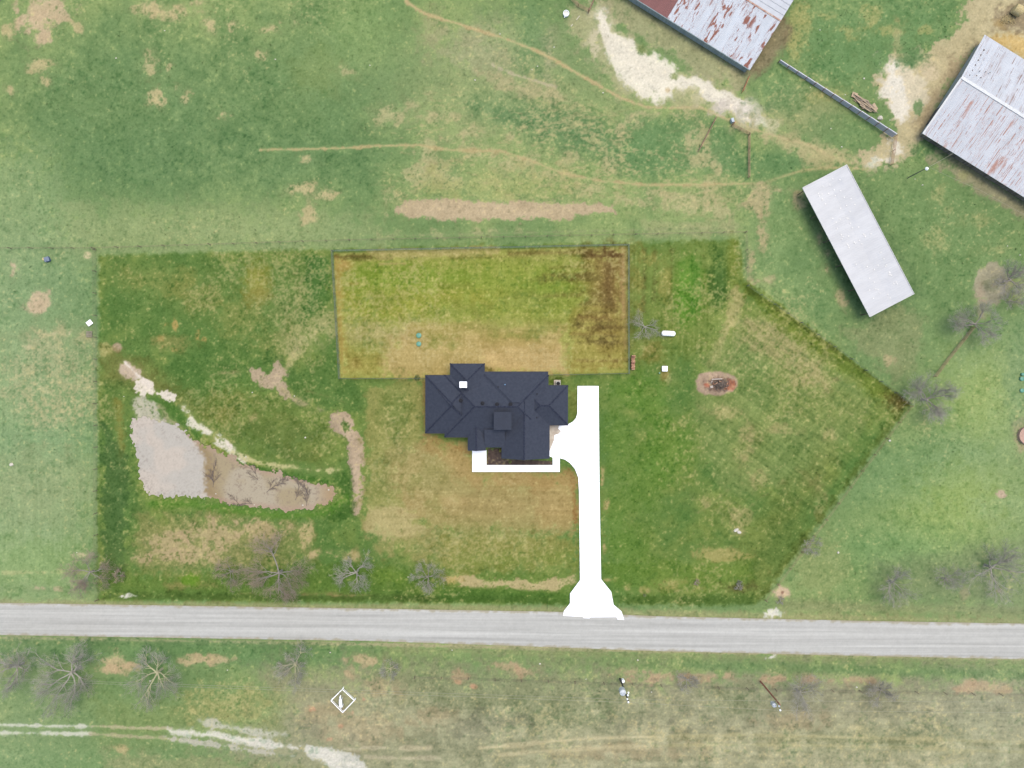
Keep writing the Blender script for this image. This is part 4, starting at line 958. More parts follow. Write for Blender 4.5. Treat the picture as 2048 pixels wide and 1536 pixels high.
for k in range(10):
    rb = MB(); rb.tube(P3(.6+k*4.8,.25,0), P3(.6+k*4.8,.25,eave), .09, .09, 8); rb.build('post', woodm, barn)
gu = MB(); gu.tube(P3(0,-.06,eave-.05), P3(Ls,-.06,eave-.05), .08, .08, 8); gu.build('gutter', barnwall, barn)

# east barn; west corner of eave at (1845,266)
eave = 2.0
b0 = W(1845,267,eave); b1 = W(2048,394.5,eave); angE = math.atan2(b1.y-b0.y, b1.x-b0.x)
barn2 = thing('metal_barn', (b0.x, b0.y, 0), angE, 'wide gabled barn with pale roof, brown streaks and white ridge', 'barn')
D2_ = 10.9; L2 = 44.0; rise = 1.6
# local x along eave to south-east, +y up the slope
rb = MB(); sheet(rb, Vector((0,0,eave)), EX, EY, 0, L2, D2_, rise); rb.build('roof', barn_m2, barn2)
rb = MB(); sheet(rb, Vector((L2,2*D2_-1.2,eave+.1)), -EX, -EY, 0, L2, D2_-1.25, rise-.12); rb.build('roof', metal_roof('galvanised_upper_slope', C(222,227,238), C(160,120,100), (1,.3), .3, lines=1.1), barn2)
rb = MB(); rb.box((L2/2, D2_, eave+rise+.05), (L2,.55,.1)); rb.build('ridge_cap', mat('white_ridge', C(240,244,250), .5), barn2)
rb = MB(); rb.box((L2/2,.6,eave/2), (L2-.8,.08,eave-.05)); rb.build('wall', barnwall2, barn2)
rb = MB(); rb.box((.45,D2_-.7,eave/2), (.08,2*D2_-3.0,eave-.05)); rb.build('wall', barnwall, barn2)
rb = MB(); rb.box((.36, 4.5, 1.0), (.12,3.2,1.9)); rb.build('sliding_door', mat('dark_door', C(80,88,96), .6), barn2)
rb = MB(); rb.box((-.12, D2_-.6, eave+rise*.5-.05), (.05,.05,.05)); 
fl = MB(); fl.add([Vector((-.06,0,eave+.06)),Vector((.22,0,eave+.06)),Vector((.22,D2_,eave+rise+.06)),Vector((-.06,D2_,eave+rise+.06)),Vector((-.06,0,eave-.12)),Vector((.22,0,eave-.12)),Vector((.22,D2_,eave+rise-.12)),Vector((-.06,D2_,eave+rise-.12))], [(0,1,2,3),(7,6,5,4),(0,3,7,4),(1,0,4,5),(2,1,5,6),(3,2,6,7)])
fl.build('verge_flashing', mat('white_flashing', C(232,236,242), .5), barn2)
patchm = mat('brown_patch', C(130,118,112), .8); rnd = random.Random(5)
def patch(*a): holes = MB(); holes.blob(*a); holes.build('patch', patchm, barn2)
for k in range(6): patch((1.0+rnd.uniform(-.1,.2), D2_+1.2+k*1.15, eave+rise-.1-(k+1)*.165+.06), (.14,.22,.05), k, 1, .2)
for k in range(6): patch((rnd.uniform(2.2,4), D2_+1+rnd.uniform(0,4), eave+rise-.25), (.1,.16,.05), k, 1, .2)


# open white shed
SH = [(1605.5,374.5),(1694,330.5),(1830,590),(1738.5,630.5)]
sz = 3.3; q4 = [W(a, b, sz) for a, b in SH]; cen = sum(q4, Vector())/4
axl = ((q4[3]+q4[2])/2-(q4[0]+q4[1])/2); LL = axl.length; aw = ((q4[1]+q4[2])/2-(q4[0]+q4[3])/2); WW = aw.length
shed = thing('open_shed', (cen.x, cen.y, 0), math.atan2(axl.y, axl.x), 'long open sided shed with plain white sheet metal roof', 'shed')
rb = MB(); sheet(rb, Vector((-LL/2,-WW/2,sz-.12)), EX, EY, 0, LL, WW/2, .28, pitch=.4, amp=.012); sheet(rb, Vector((LL/2,WW/2,sz-.12)), -EX, -EY, 0, LL, WW/2, .28, pitch=.4, amp=.012)
rb.build('roof', white_m, shed)
rb = MB()
for s1, s2, L_, W_ in ((0,-1,LL,.08),(0,1,LL,.08)): rb.box((0,s2*(WW/2+.02),sz-.1), (LL+.1,.08,.14))
for s1 in (-1,1): rb.box((s1*(LL/2+.02),0,sz-.06), (.08,WW,.2))
rb.build('trim', mat('white_trim', C(236,238,242), .5), shed)
for k in range(6):
    for s2 in (-1,1):
        rb = MB(); rb.box((-LL/2+.5+k*(LL-1)/5, s2*(WW/2-.35), (sz-.15)/2), (.14,.14,sz-.15)); rb.build('post', woodm, shed)
for k in range(6):
    rb = MB(); rb.box((-LL/2+.5+k*(LL-1)/5, 0, sz-.25), (.1,WW-.7,.18)); rb.build('beam', woodm, shed)
screwm = mat('bright_patch', C(252,252,254), .4)
rnd = random.Random(8)
for k in range(70):
    x = rnd.uniform(-LL/2+1, LL/2-1); y = rnd.choice([-2.2,-1.1,.0,1.1,2.2])+rnd.uniform(-.3,.3)
    zz = sz-.12+.28*(1-abs(y)/(WW/2))+.05
    rb = MB(); rb.box((x,y,zz), (.2,.2,.03), rnd.uniform(0,1)); rb.build('roof_patch', screwm, shed)
# ================================================================ FENCES
galvp = mat('galvanised_post', C(118,132,124), rough=.6, c2=C(84,98,92), scale=3)
meshm = mat('green_grey_wire', C(150,172,160), rough=.6, c2=C(136,158,146), scale=2)
postm = mat('dark_fence_post', C(110,118,114), rough=.8)
rustp = mat('rusty_pipe', C(182,140,118), rough=.8, c2=C(160,120,100), scale=3)
cedarp = mat('cedar_post', C(160,142,120), rough=.9, c2=C(132,116,98), scale=3)
def fence(name, pts, h, label, cat, group, spacing=2.6, kind='mesh', pm=None, wm_=None, pr=.035, jitter=0):
    o0 = G(*pts[0]); t = thing(name, (o0.x, o0.y, 0), 0, label, cat, group)
    pm = pm or galvp; wm_ = wm_ or meshm; wires = MB(); rails = MB(); rnd = random.Random(len(label))
    for (a, b) in zip(pts, pts[1:]):
        A_, B_ = G(*a)-o0, G(*b)-o0; L = (B_-A_).length; n_ = max(1, int(round(L/spacing))); d = (B_-A_)/L
        za, zb = zat(*a), zat(*b)
        zf = lambda s_: zat(a[0]+(b[0]-a[0])*s_/L, a[1]+(b[1]-a[1])*s_/L)
        for k in range(n_+1):
            if k == 0 and a != pts[0]: continue
            q_ = A_+d*(L*k/n_); z = zf(min(L, L*k/n_)); m_ = MB(); j = Vector((rnd.uniform(-1,1), rnd.uniform(-1,1), 0))*jitter
            m_.tube((q_.x,q_.y,z-.2), (q_.x+j.x,q_.y+j.y,z+h+.08), pr*(1.4 if k in (0,n_) else 1), None, 7)
            m_.build('post', pm, t)
        st_ = 1.5; ns = int(L/st_)+1
        for k in range(ns):
            s0, s1 = L*k/ns, L*(k+1)/ns; z0, z1 = zf(s0), zf(s1); p0, p1 = A_+d*s0, A_+d*s1
            if kind == 'mesh':
                rails.tube(p0+Vector((0,0,z0+h)), p1+Vector((0,0,z1+h)), .028, None, 6, False)
                for i in range(9): wires.tube(p0+Vector((0,0,z0+.05+i*h/9)), p1+Vector((0,0,z1+.05+i*h/9)), .006, None, 3, False)
                nn = int((s1-s0)/.085)
                for i in range(nn):
                    f = (i+.5)/nn; pp = p0+(p1-p0)*f; z = z0+(z1-z0)*f; dd = d*.06
                    wires.tube(pp+Vector((0,0,z+.03)), pp+Vector((0,0,z+h)), .007, None, 3, False)
            elif kind == 'wire':
                for i in range(4): wires.tube(p0+Vector((0,0,z0+.25+i*(h-.3)/3)), p1+Vector((0,0,z1+.25+i*(h-.3)/3)), .010, None, 3, False)
            elif kind == 'pipe':
                for i in range(3): rails.tube(p0+Vector((0,0,z0+h-.02-i*.42)), p1+Vector((0,0,z1+h-.02-i*.42)), .045, None, 6, False)
    if wires.v: wires.build('wire', wm_, t)
    if rails.v: rails.build('rail', pm, t)
    return t
YG = 'chain link fences around the back yard'
fence('chain_link_fence', [(666.5,503),(681,757)], 1.5, 'chain link fence along the left side of the back yard', 'fence', YG, pm=postm)
fence('chain_link_fence', [(681,757),(851,757)], 1.3, 'short chain link fence from the yard corner to the left wall of the house', 'fence', YG, pm=postm)
fence('chain_link_fence', [(1256,491),(1256.5,747)], 1.4, 'chain link fence along the right side of the back yard beside the bare tree', 'fence', YG, pm=postm)
fence('chain_link_fence', [(1097,750),(1256.5,747)], 1.3, 'chain link fence running right from behind the air conditioner', 'fence', YG, pm=postm)
fence('chain_link_fence', [(666.5,503),(1256,491)], 1.3, 'chain link fence along the top edge of the back yard', 'fence', YG, pm=postm)
FG = 'wire fences between the pastures'
fence('wire_fence', [(-60,497),(190,497)], 1.2, 'wire fence in the left pasture running to the plot corner', 'fence', FG, 4, 'wire', cedarp, cedarp, .05, .06)
fence('wire_fence', [(190,497),(700,481),(1490,465)], 1.2, 'long wire fence along the top edge of the plot', 'fence', FG, 4, 'wire', cedarp, cedarp, .05, .05)
fence('wire_fence', [(1490,465),(1494,572)], 1.2, 'short wire fence at the notch in the top right corner of the plot', 'fence', FG, 3, 'wire', cedarp, cedarp, .05, .05)
fence('wire_fence', [(1494,572),(1600,646),(1700,718),(1818,808)], 1.2, 'wire fence slanting down past the long white shed', 'fence', FG, 3.2, 'wire', galvp, galvp, .05, .03)
fence('pipe_fence', [(1820,812),(1530,1200)], 1.0, 'thin rusty fence slanting from the right corner of the plot to the road', 'fence', FG, 3.5, 'wire', rustp, rustp, .045, .03)
fence('wire_fence', [(193,500),(196,1200)], 1.2, 'wire fence down the left edge of the plot', 'fence', FG, 4, 'wire', cedarp, cedarp, .05, .08)
fence('wire_fence', [(830,1352),(1150,1362),(1550,1377),(2110,1388)], 1.1, 'wire fence along the field beyond the road', 'fence', FG, 5, 'wire', cedarp, cedarp, .05, .08)
PG = 'rusty pipe fences of the cattle pens'
fence('pipe_fence', [(1942,655),(1866,753)], 1.1, 'brown pipe fence between the two bare trees at the right', 'fence', PG, 3, 'pipe', rustp)
fence('pipe_fence', [(1496,272),(1496,356)], 1.1, 'brown pipe fence crossing the lower cattle track', 'fence', PG, 2.6, 'pipe', rustp)
fence('pipe_fence', [(1430,238),(1396,303)], 1.1, 'faint brown pipe fence below the limestone patch', 'fence', PG, 2.6, 'pipe', rustp)
fence('pipe_fence', [(1462,252),(1496,270)], 1.1, 'short rusty pipe fence beside the small blue tank', 'fence', PG, 2, 'pipe', rustp)
fence('pipe_fence', [(1788,274),(1779,332)], 1.2, 'pipe gate line from the end of the grey panel fence', 'fence', PG, 2.2, 'pipe', rustp)
fence('pipe_fence', [(1135,-6),(1156,14),(1176,24)], 1.1, 'reddish pipe fence at the top edge above the limestone patch', 'fence', PG, 2, 'pipe', rustp)
fence('pipe_fence', [(1190,-4),(1177,26)], 1.1, 'short reddish pipe fence meeting the pen corner at the top edge', 'fence', PG, 1.6, 'pipe', rustp)
orange = mat('orange_gate_paint', C(226,150,100), rough=.5, c2=C(180,106,66), scale=3)
gt = thing('gate', G(1483,186), 0, 'orange metal gate below the corner of the rusty barn', 'gate')
e = G(1495,157)-G(1483,186)
b = MB()
for i in range(5): b.tube((0,0,.25+i*.24), (e.x,e.y,.25+i*.24), .035, None, 6)
b.build('rail', orange, gt)
for f in (0, .5, 1):
    b = MB(); b.tube((e.x*f,e.y*f,0), (e.x*f,e.y*f,1.35), .045, None, 6); b.build('upright', orange, gt)
# grey panel fence
a_, b_ = G(1557,124), G(1784,275); d = (b_-a_); L = d.length; yaw = math.atan2(d.y, d.x)
pf = thing('panel_fence', (a_.x,a_.y,0), yaw, 'long grey sheet metal fence with rusty posts between the two barns', 'fence')
panm = mat('grey_violet_sheet', C(238,238,252), rough=.6, c2=C(220,220,234), scale=1.5, stretch=(3,3,.3))
n_ = 13
for k in range(n_):
    h_ = .75+.85*(k/(n_-1)); b = MB(); l_ = L/n_
    b.box((l_*(k+.5), 0, h_/2+.05), (l_-.04,.05,h_))
    for j in range(9): b.box((l_*k+.1+j*l_/9, -.035, h_/2+.05), (.06,.03,h_-.03))
    b.box((l_*(k+.5), .04, h_+.04), (l_-.05,.12,.05))
    b.build('panel', panm, pf)
    b = MB(); b.tube((l_*k,-.07,-.2), (l_*k,-.07,h_+.16), .07, None, 8); b.build('post', rustp, pf)

# ================================================================ TREES, bare for winter
def branch_mesh(limbs, twigs, R, h, rnd, dens, spread=1.0, trunk_r=.16, lean=(0,0)):
    th = h*.22
    limbs.tube((0,0,-.3), (lean[0]*.3,lean[1]*.3,th), trunk_r*1.2, trunk_r, 9)
    top = Vector((lean[0]*.3,lean[1]*.3,th))
    n_l = rnd.randint(6, 8); a0 = rnd.uniform(0, 6.28)
    def limb(p, d, L, r, lev):
        n_ = 4 if lev < 2 else 2; pts = [p]
        q_ = p.copy(); dd = d.copy()
        for i in range(n_):
            dd = (dd+Vector((rnd.uniform(-1,1),rnd.uniform(-1,1),rnd.uniform(-.4,.6)))*(.32 if lev < 2 else .45)).normalized()
            q_ = q_+dd*(L/n_); pts.append(q_.copy())
        tgt = limbs if lev < 2 else twigs
        for i in range(n_):
            ra = r*(1-i/n_*.65); rb_ = r*(1-(i+1)/n_*.65)
            tgt.tube(pts[i], pts[i+1], ra, rb_, 6 if lev == 0 else (5 if lev == 1 else 3), lev < 1)
        if lev == 4: return
        kids = (6, 5, 4, 3)[lev]
        kids = max(2, int(kids*dens+rnd.random()))
        for i in range(kids):
            f = rnd.uniform(.25, 1.0); ii = min(n_-1, int(f*n_)); pp = pts[ii]+(pts[ii+1]-pts[ii])*(f*n_-ii)
            ax = (pts[ii+1]-pts[ii]).normalized()
            rv = Vector((rnd.uniform(-1,1),rnd.uniform(-1,1),rnd.uniform(-.6,.9))).normalized()
            nd = (ax*.8+rv*.8+Vector((pp.x,pp.y,0)).normalized()*.25).normalized()
            limb(pp, nd, L*rnd.uniform(.48,.70), max(.0075, r*.40), lev+1)
    for i in range(n_l):
        a = a0+2*PI*i/n_l+rnd.uniform(-.35,.35); el = rnd.uniform(.15,.85)
        d = Vector((math.cos(a)*math.cos(el)*spread+lean[0]*.08, math.sin(a)*math.cos(el)*spread+lean[1]*.08, math.sin(el))).normalized()
        limb(top-Vector((0,0,rnd.uniform(0,.3)*th)), d, R*rnd.uniform(.75,1.1), trunk_r*rnd.uniform(.5,.75), 0)
lg = mat('pale_grey_limb', C(188,184,174), rough=.9, c2=C(168,164,152), scale=3)
mg = mat('grey_limb', C(172,166,158), rough=.9, c2=C(152,146,138), scale=3)
tw_b = mat('brown_twig', C(190,168,154), rough=.95, c2=C(170,150,136), scale=1)
tw_g = mat('grey_twig', C(192,188,178), rough=.95, c2=C(172,168,158), scale=1)
yl = mat('lichened_limb', C(216,212,170), rough=.9, c2=C(196,190,160), scale=3)
def tree(u, v, rpx, h, seed, label, dens=1.0, lm_=None, tm=None, tr=.16, lean=(0,0), cat='tree', name='bare_tree', spread=1., flat=.6):
    w_ = W(u, v, flat*h); rnd = random.Random(seed)
    uu, vv = 1024+w_.x/S, 768-w_.y/S
    t = thing(name, (w_.x-lean[0]*.5, w_.y-lean[1]*.5, zat(uu, vv)), 0, label, cat, 'bare winter trees' if cat == 'tree' else None)
    R = rpx*S*.69
    li, tw = MB(), MB(); branch_mesh(li, tw, R, h, rnd, dens, spread, tr, lean)
    li.build('trunk', lm_ or mg, t); tw.build('crown', tm or tw_g, t)
    return t
tree(163,1152,44,6,1,'brownish bare tree at the lower left corner of the plot',1.15,mg,tw_b,.13)
tree(545,1156,70,8,2,'largest bare tree on the near side of the road, with reddish brown twigs',1.25,mg,tw_b,.2)
tree(452,1150,36,5,3,'low thin bare tree left of the largest roadside tree',.95,mg,tw_b,.1)
tree(705,1154,44,7,4,'bare roadside tree with grey limbs right of the reddish brown one',1.0,lg,tw_g,.17)
tree(853,1160,36,5,5,'faint thin bare tree by the road nearest the front lawn straw patch',.95,mg,tw_g,.1)
tree(8,1348,56,8,6,'bare tree with white limbs cut by the left edge',1.0,lg,tw_g,.2)
tree(112,1366,72,9.5,7,'large spreading bare tree with white limbs beyond the road at the left',1.2,lg,tw_g,.24,(-1.2,-1.0))
tree(294,1362,60,8.5,8,'bare tree with pale yellowish limbs right of the large white limbed tree',1.15,yl,tw_g,.2)
tree(582,1340,40,6,9,'small bare tree beyond the road above and left of the white pen',1.1,yl,tw_g,.14)
tree(778,1345,24,4,10,'small dark bare sapling beyond the road right of the white pen',.95,yl,tw_g,.08)
tree(1378,1368,25,4.5,11,'small grey bare tree between the two utility poles',.95,lg,tw_g,.1)
tree(1612,1398,44,6.5,12,'bare tree with pale limbs right of the rusty brown utility pole',1.0,lg,tw_g,.15)
tree(1775,1390,30,5,13,'small purplish grey bare tree farthest right beyond the road',1.05,mg,tw_g,.11)
tree(1294,652,34,4.5,14,'bare tree by the yard fence left of the white gas tank',.95,lg,tw_g,.12)
tree(1876,800,60,8,15,'dense grey bare tree just outside the right corner of the plot',1.3,mg,tw_g,.18)
tree(1972,645,50,7.5,16,'bare tree at the upper end of the brown pipe fence',1.15,mg,tw_g,.16)
tree(2046,555,40,8,17,'bare tree on the right edge beside the round dirt patch',1.1,mg,tw_g,.16)
tree(1800,1172,46,6,18,'hazy bare tree right of the plot above the road',1.0,mg,tw_g,.13)
tree(2010,1145,62,8.5,19,'bare tree with whitish limbs at the right edge above the road',1.05,lg,tw_g,.2)
tree(1905,1165,34,5,20,'low bare tree between the hazy tree and the right edge tree',.9,mg,tw_g,.1)
tree(1626,1092,20,3.2,21,'small bare bush on the slanting lower right edge of the plot',.95,mg,tw_g,.06,cat='bush',name='bare_bush')
tree(236,1154,16,2.6,22,'low bare bush just right of the lower left corner tree',.95,mg,tw_b,.05,cat='bush',name='bare_bush')
tree(1393,1166,7,1.4,23,'tiny dead shrub in the verge nearer the driveway',.8,lg,tw_b,.05,cat='bush',name='bare_bush')
tree(1479,1174,10,1.6,24,'small grey dead shrub in the verge near the lower right corner',.9,lg,tw_g,.06,cat='bush',name='bare_bush')
tree(1562,1204,9,1.4,25,'little dead shrub beside the round pinkish dirt spot',.8,lg,tw_g,.05,cat='bush',name='bare_bush')
tree(2035,600,26,4,26,'thin bare sapling below the right edge tree',.9,mg,tw_g,.07)
# drowned branches in the pond
blk = mat('wet_dark_wood', C(140,126,118), rough=.8, c2=C(120,108,102), scale=3)
def drowned(u, v, L, ang, seed, label, n_=30, fan=.7):
    rnd = random.Random(seed); t = MB(); o = G(u, v)
    def br_(p, a, l, r, lev):
        q_ = p
        for i in range(3):
            a += rnd.uniform(-.3,.3); q2 = q_+Vector((math.cos(a), math.sin(a), 0))*(l/3); q2.z = -.17+rnd.uniform(0,.06)+.05*(lev == 0)
            t.tube(q_, q2, r, r*.8, 5, False)
            if lev < 3:
                for k in range(2):
                    br_(q_+(q2-q_)*rnd.random(), a+rnd.choice((-1,1))*rnd.uniform(.3,fan), l*rnd.uniform(.35,.6), max(.012, r*.6), lev+1)
            q_ = q2
    br_(Vector((0,0,-.17)), math.radians(ang), L, .04, 0)
    ob = t.build('drowned_branch', blk); ob.location = (o.x, o.y, 0); tag(ob, label, 'branch', 'dead branches in the pond')
drowned(515,960,4.2,120,1,'dense fan of dead twigs in the middle of the pond',fan=.6)
drowned(505,1008,4.0,160,2,'dead branch tangle at the lower shore of the pond',fan=.7)
drowned(590,1000,3.6,75,3,'dead branch standing up the pond right of the middle',fan=.6)
drowned(532,985,3.2,50,4,'thin crooked dead branch in the open muddy water',fan=.4)
drowned(425,975,3.0,80,5,'dead branch where the pale end meets the brown water',fan=.5)
drowned(612,1012,3.4,70,6,'thin dead branches near the narrow right end of the pond',fan=.35)

# ================================================================ YARD THINGS
tank = thing('gas_tank', G(1335,667.5), math.radians(-3), 'white oblong gas tank standing on the right lawn', 'tank')
b = MB(); pr_ = []; r = .47; Lh = 1.27
for i in range(7): a = PI/2*i/6; pr_.append((max(.01, r*math.sin(a)), -Lh+.4*(1-math.cos(a))))
pr_ += [(x, -y) for x, y in pr_[::-1]]
b.lathe((0,0,.72), pr_, 28, 'X'); b.build('shell', cream, tank, True)
b = MB(); b.lathe((0,0,1.14), [(.2,0),(.2,.14),(.14,.2)], 18); b.build('valve_cover', cream, tank, True)
for s_ in (-.7,.7):
    b = MB(); b.box((s_,0,.15), (.16,.7,.36)); b.build('leg', darkp, tank)
wb = thing('well_box', G(1328.3,737.5), math.radians(-1), 'small square white box on the right lawn', 'box')
b = MB(); b.box((0,0,.28), (.86,.86,.56)); b.build('body', cream, wb)
b = MB(); b.box((0,0,.6), (.95,.95,.08)); b.build('lid', whitep, wb, bevel=.02)
teal = mat('teal_plastic', C(96,172,148), rough=.45, c2=C(80,150,128), scale=2)
def lid(u, v, r, label, name='tank_lid', grp='green septic tank lids'):
    t = thing(name, (*G(u, v)[:2], 0), 0, label, 'lid', grp)
    b = MB(); b.lathe((0,0,-.1), [(r,0),(r,.28),(r*.96,.32)], 22); b.build('riser', teal, t)
    b = MB(); b.lathe((0,0,.22), [(r*1.06,0),(r*1.06,.05),(r*.7,.1),(r*.2,.12)], 22)
    for k in range(6): b.box((r*.6*math.cos(k*PI/3), r*.6*math.sin(k*PI/3), .31), (r*.6,.04,.04), k*PI/3)
    b.build('cover', teal, t)
lid(838,671,.44,'upper of the two round green lids in the back yard')
lid(838,688,.42,'lower of the two round green lids in the back yard')
lid(2044,748.5,.26,'palest and topmost small teal lid at the right edge')
lid(2042.5,757.5,.36,'middle teal lid at the right edge, touching the topmost')
lid(2042.5,781,.34,'lowest teal lid at the right edge, apart from the other two')
tm_ = MB(); tm_.tube((0,0,-.1),(0,0,.5),.07,.07,8); tm_.box((0,0,.5),(.22,.22,.14)); o = tm_.build('hydrant', teal); o.location = G(1318,746); tag(o, 'small teal yard hydrant beside the white box', 'hydrant')
# firewood
fw = thing('firewood_stack', G(1265,725), math.radians(88), 'short stack of orange brown firewood against the yard fence', 'firewood')
rnd = random.Random(4); wm1 = mat('cut_wood', C(232,188,156), .9, c2=C(206,150,120), scale=5); wm2 = mat('bark_wood', C(176,126,104), .9, c2=C(150,104,84), scale=5)
b = MB(); b.box((0,-.3,.08), (2.6,.08,.08)); b.box((0,.3,.08), (2.6,.08,.08)); b.build('rack', darkp, fw)
for lay in range(4):
    for k in range(10):
        if lay == 3 and rnd.random() < .35: continue
        b = MB(); x = -1.2+k*.26+rnd.uniform(-.03,.03); r = rnd.uniform(.10,.13); z = .24+lay*.21
        b.tube((x,-.30+rnd.uniform(-.08,.05),z), (x+rnd.uniform(-.03,.03),.28+rnd.uniform(-.05,.08),z+rnd.uniform(-.01,.01)), r, r*.92, 8)
        b.build('log', rnd.choice((wm1,wm1,wm2)), fw)
# burn pile
bp = thing('brush_pile', (*G(1437,768)[:2], zat(1437,768)), 0, 'heap of dark sticks and boards on a round bare earth patch', 'brush pile')
b = MB(); rnd = random.Random(9)
for k in range(240):
    a = rnd.uniform(0,6.28); rr_ = abs(rnd.gauss(0,.55)); p0 = Vector((rr_*1.5*math.cos(a)+.3, rr_*.95*math.sin(a), rnd.uniform(0,.75)*math.exp(-rr_)))
    dd = Vector((rnd.uniform(-1,1),rnd.uniform(-1,1),rnd.uniform(-.25,.35))).normalized()*rnd.uniform(.2,.6)
    b.tube(p0-dd, p0+dd, rnd.uniform(.015,.05), None, 5)
b.build('branches', mat('charred_stick', C(150,134,122), .95, c2=C(112,98,90), scale=3), bp)
for (x, y, l_, w_, a, m_) in ((-.45,.88,1.9,.16,3,mat('bleached_board', C(220,206,196), .8)),(-1.35,.35,.6,.16,60,None),(-1.35,-.5,.5,.4,10,None),(1.4,-.2,1.2,.1,70,wm1),(.3,.4,.9,.1,-20,wm1),(-.6,.1,.7,.1,35,wm1),(1.8,.1,.9,.12,80,wm2),(-1.0,.0,.5,.12,-60,wm2)):
    b = MB(); b.box((x,y,.45 if abs(x) < 1 else .16), (l_,w_,.06), math.radians(a), (.05,.04)); b.build('board', m_ or bpy.data.materials['bleached_board'], bp)

# limestone rocks
rockm = mat('limestone_rock', C(240,236,224), rough=.95, c2=C(214,206,190), scale=3, bump=.4, bscale=8)
def rock(u, v, rx, ry, hz, seed, label, grp=None, rot=0, name='rock'):
    b = MB(); b.blob((0,0,0), (rx,ry,hz), seed, 2, .18); o = b.build(name, rockm); o.location = (*G(u,v)[:2], zat(u,v)+hz*.3); o.rotation_euler = (0,0,math.radians(rot)); tag(o, label, 'rock', grp)
rock(1472,1060,.5,.3,.15,1,'white limestone slab on the right meadow, upper left piece of two','white slabs',30)
rock(1478,1064,.42,.3,.15,2,'white limestone slab on the right meadow, lower right piece of two','white slabs',-20)
rock(24,929,.36,.3,.2,3,'single white rock in the left pasture')
rock(1779,881,.22,.18,.15,4,'small pale rock just outside the right edge of the plot')
rock(1676,1105,.2,.2,.15,5,'small white rock in the lower right pasture')
rock(1760,236,.5,.42,.35,6,'pale block at the lower end of the plank pile')
rnd = random.Random(12)
SG = 'small pale stones scattered in the pastures'
spots = [(1108,95),(1000,68),(1064,140),(1075,133),(1081,148),(1090,130),(990,144),(1005,98),(950,160),(1206,186),(1240,112),(1001,12),(740,131),(890,130),(1780,240),(1662,257),(1775,278),(1683,294),(1620,175),(1640,60),(1700,20),(1728,157),(1690,190),(1830,358),(1845,370),(2040,510),(2015,492),(551,119),(584,46),(232,116),(330,62),(300,1362),(1080,1328),(904,1301),(1276,1321),(1172,1358),(1303,1384),(1713,1374),(932,1350),(610,1326),(660,1306),(455,1340),(446,1341),(1595,1412),(1630,1352),(230,1143),(226,1148),(231,1150),(256,1154),(154,1105),(163,1106),(816,1154),(492,914),(431,988),(508,1010),(605,1011),(629,1011),(657,980),(505,785),(589,792),(611,875),(248,793)]
MARKS = [('the white trough',1132,29),('the long bare dirt strip',1000,420),('the limestone patch',1290,150),('the rusty barn corner',1500,140),('the grey panel fence end',1787,272),('the white shed corner',1694,330),
 ('the white shed foot',1830,590),('the round dirt patch',1985,566),('the plot top left corner',195,505),('the cattle track bend',1060,320),('the drive mouth',1185,1230),('the white pen',685,1401),('the left utility pole',1240,1360),('the right utility pole',1540,1390),
 ('the lower left corner tree',163,1152),('the largest roadside tree',545,1156),('the muddy pond tip',670,990),('the pale pond end',330,920),('the bank of pinkish earth',715,930),('the pinkish Y shaped dirt patch',545,755),('the upper left straw patch',80,48),('the large white limbed tree',112,1366),('the upper green field centre',430,230),('the east barn ridge end',1920,170),('the verge right of the drive',1480,1175)]
used = set()
for k, (u, v) in enumerate(spots):
    nm, mu, mv = min(MARKS, key=lambda q_: math.hypot(q_[1]-u, q_[2]-v)); du, dv = u-mu, v-mv; dist = math.hypot(du, dv)*S
    way = ('right of' if du > 0 else 'left of') if abs(du) > 1.8*abs(dv) else (('below' if dv > 0 else 'above')+('' if abs(dv) > 1.8*abs(du) else (' and right of' if du > 0 else ' and left of')))
    how = 'close' if dist < 4 else ('a little' if dist < 9 else 'well')
    lb = 'small pale stone %s %s %s' % (how, way, nm)
    if lb in used: continue
    used.add(lb)
    r = rnd.uniform(.11,.19); b = MB(); b.blob((0,0,0), (r,r*rnd.uniform(.7,1),r*.6), k, 1, .2); o = b.build('stone', rockm)
    zz = max(zat(u,v), -.2); o.location = (*G(u,v)[:2], zz+r*.2); tag(o, lb, 'stone', SG)
# left pasture odds and ends
bl = mat('faded_blue_plastic', C(110,132,176), rough=.5, c2=C(88,108,150), scale=3)
t = thing('feed_box', G(97,519.5), math.radians(20), 'faded blue box in the left pasture', 'box')
b = MB(); b.box((0,0,.25),(.8,.75,.5)); b.build('body', bl, t); b = MB(); b.box((0,0,.53),(.88,.82,.08)); b.box((-.2,-.25,.6),(.35,.2,.06)); b.build('lid', mat('blue_grey_lid', C(132,146,170), .6), t)
b = MB(); b.lathe((0,0,0), [(.22,0),(.26,.4),(.2,.42)], 14); o = b.build('bucket', mat('yellow_plastic', C(224,204,140), .5)); o.location = G(90,518.5); tag(o, 'pale yellow bucket against the faded blue box', 'bucket')
t = thing('cover_board', G(180,646), math.radians(38), 'tilted white board in the grass by the left edge of the plot', 'board')
b = MB(); b.box((0,0,.18),(.95,.85,.05), 0, (.06,.1)); b.build('sheet', whitep, t); b = MB(); b.box((0,0,.05),(.8,.7,.12)); b.build('frame', woodm, t)
t = thing('pallet', G(179,668.5), 0, 'grey slatted wooden pallet below the white board', 'pallet')
for y in (-.48,0,.48):
    b = MB(); b.box((0,y,.06),(1.05,.1,.1)); b.build('runner', mat('pallet_wood', C(176,164,146), .9) if y < -.4 else bpy.data.materials['pallet_wood'], t)
for k in range(6):
    b = MB(); b.box((-.48+k*.192,0,.125),(.1,1.05,.02)); b.build('slat', bpy.data.materials['pallet_wood'], t)
t = thing('water_trough', G(1132,29), math.radians(70), 'oval white water trough near the top edge', 'trough')
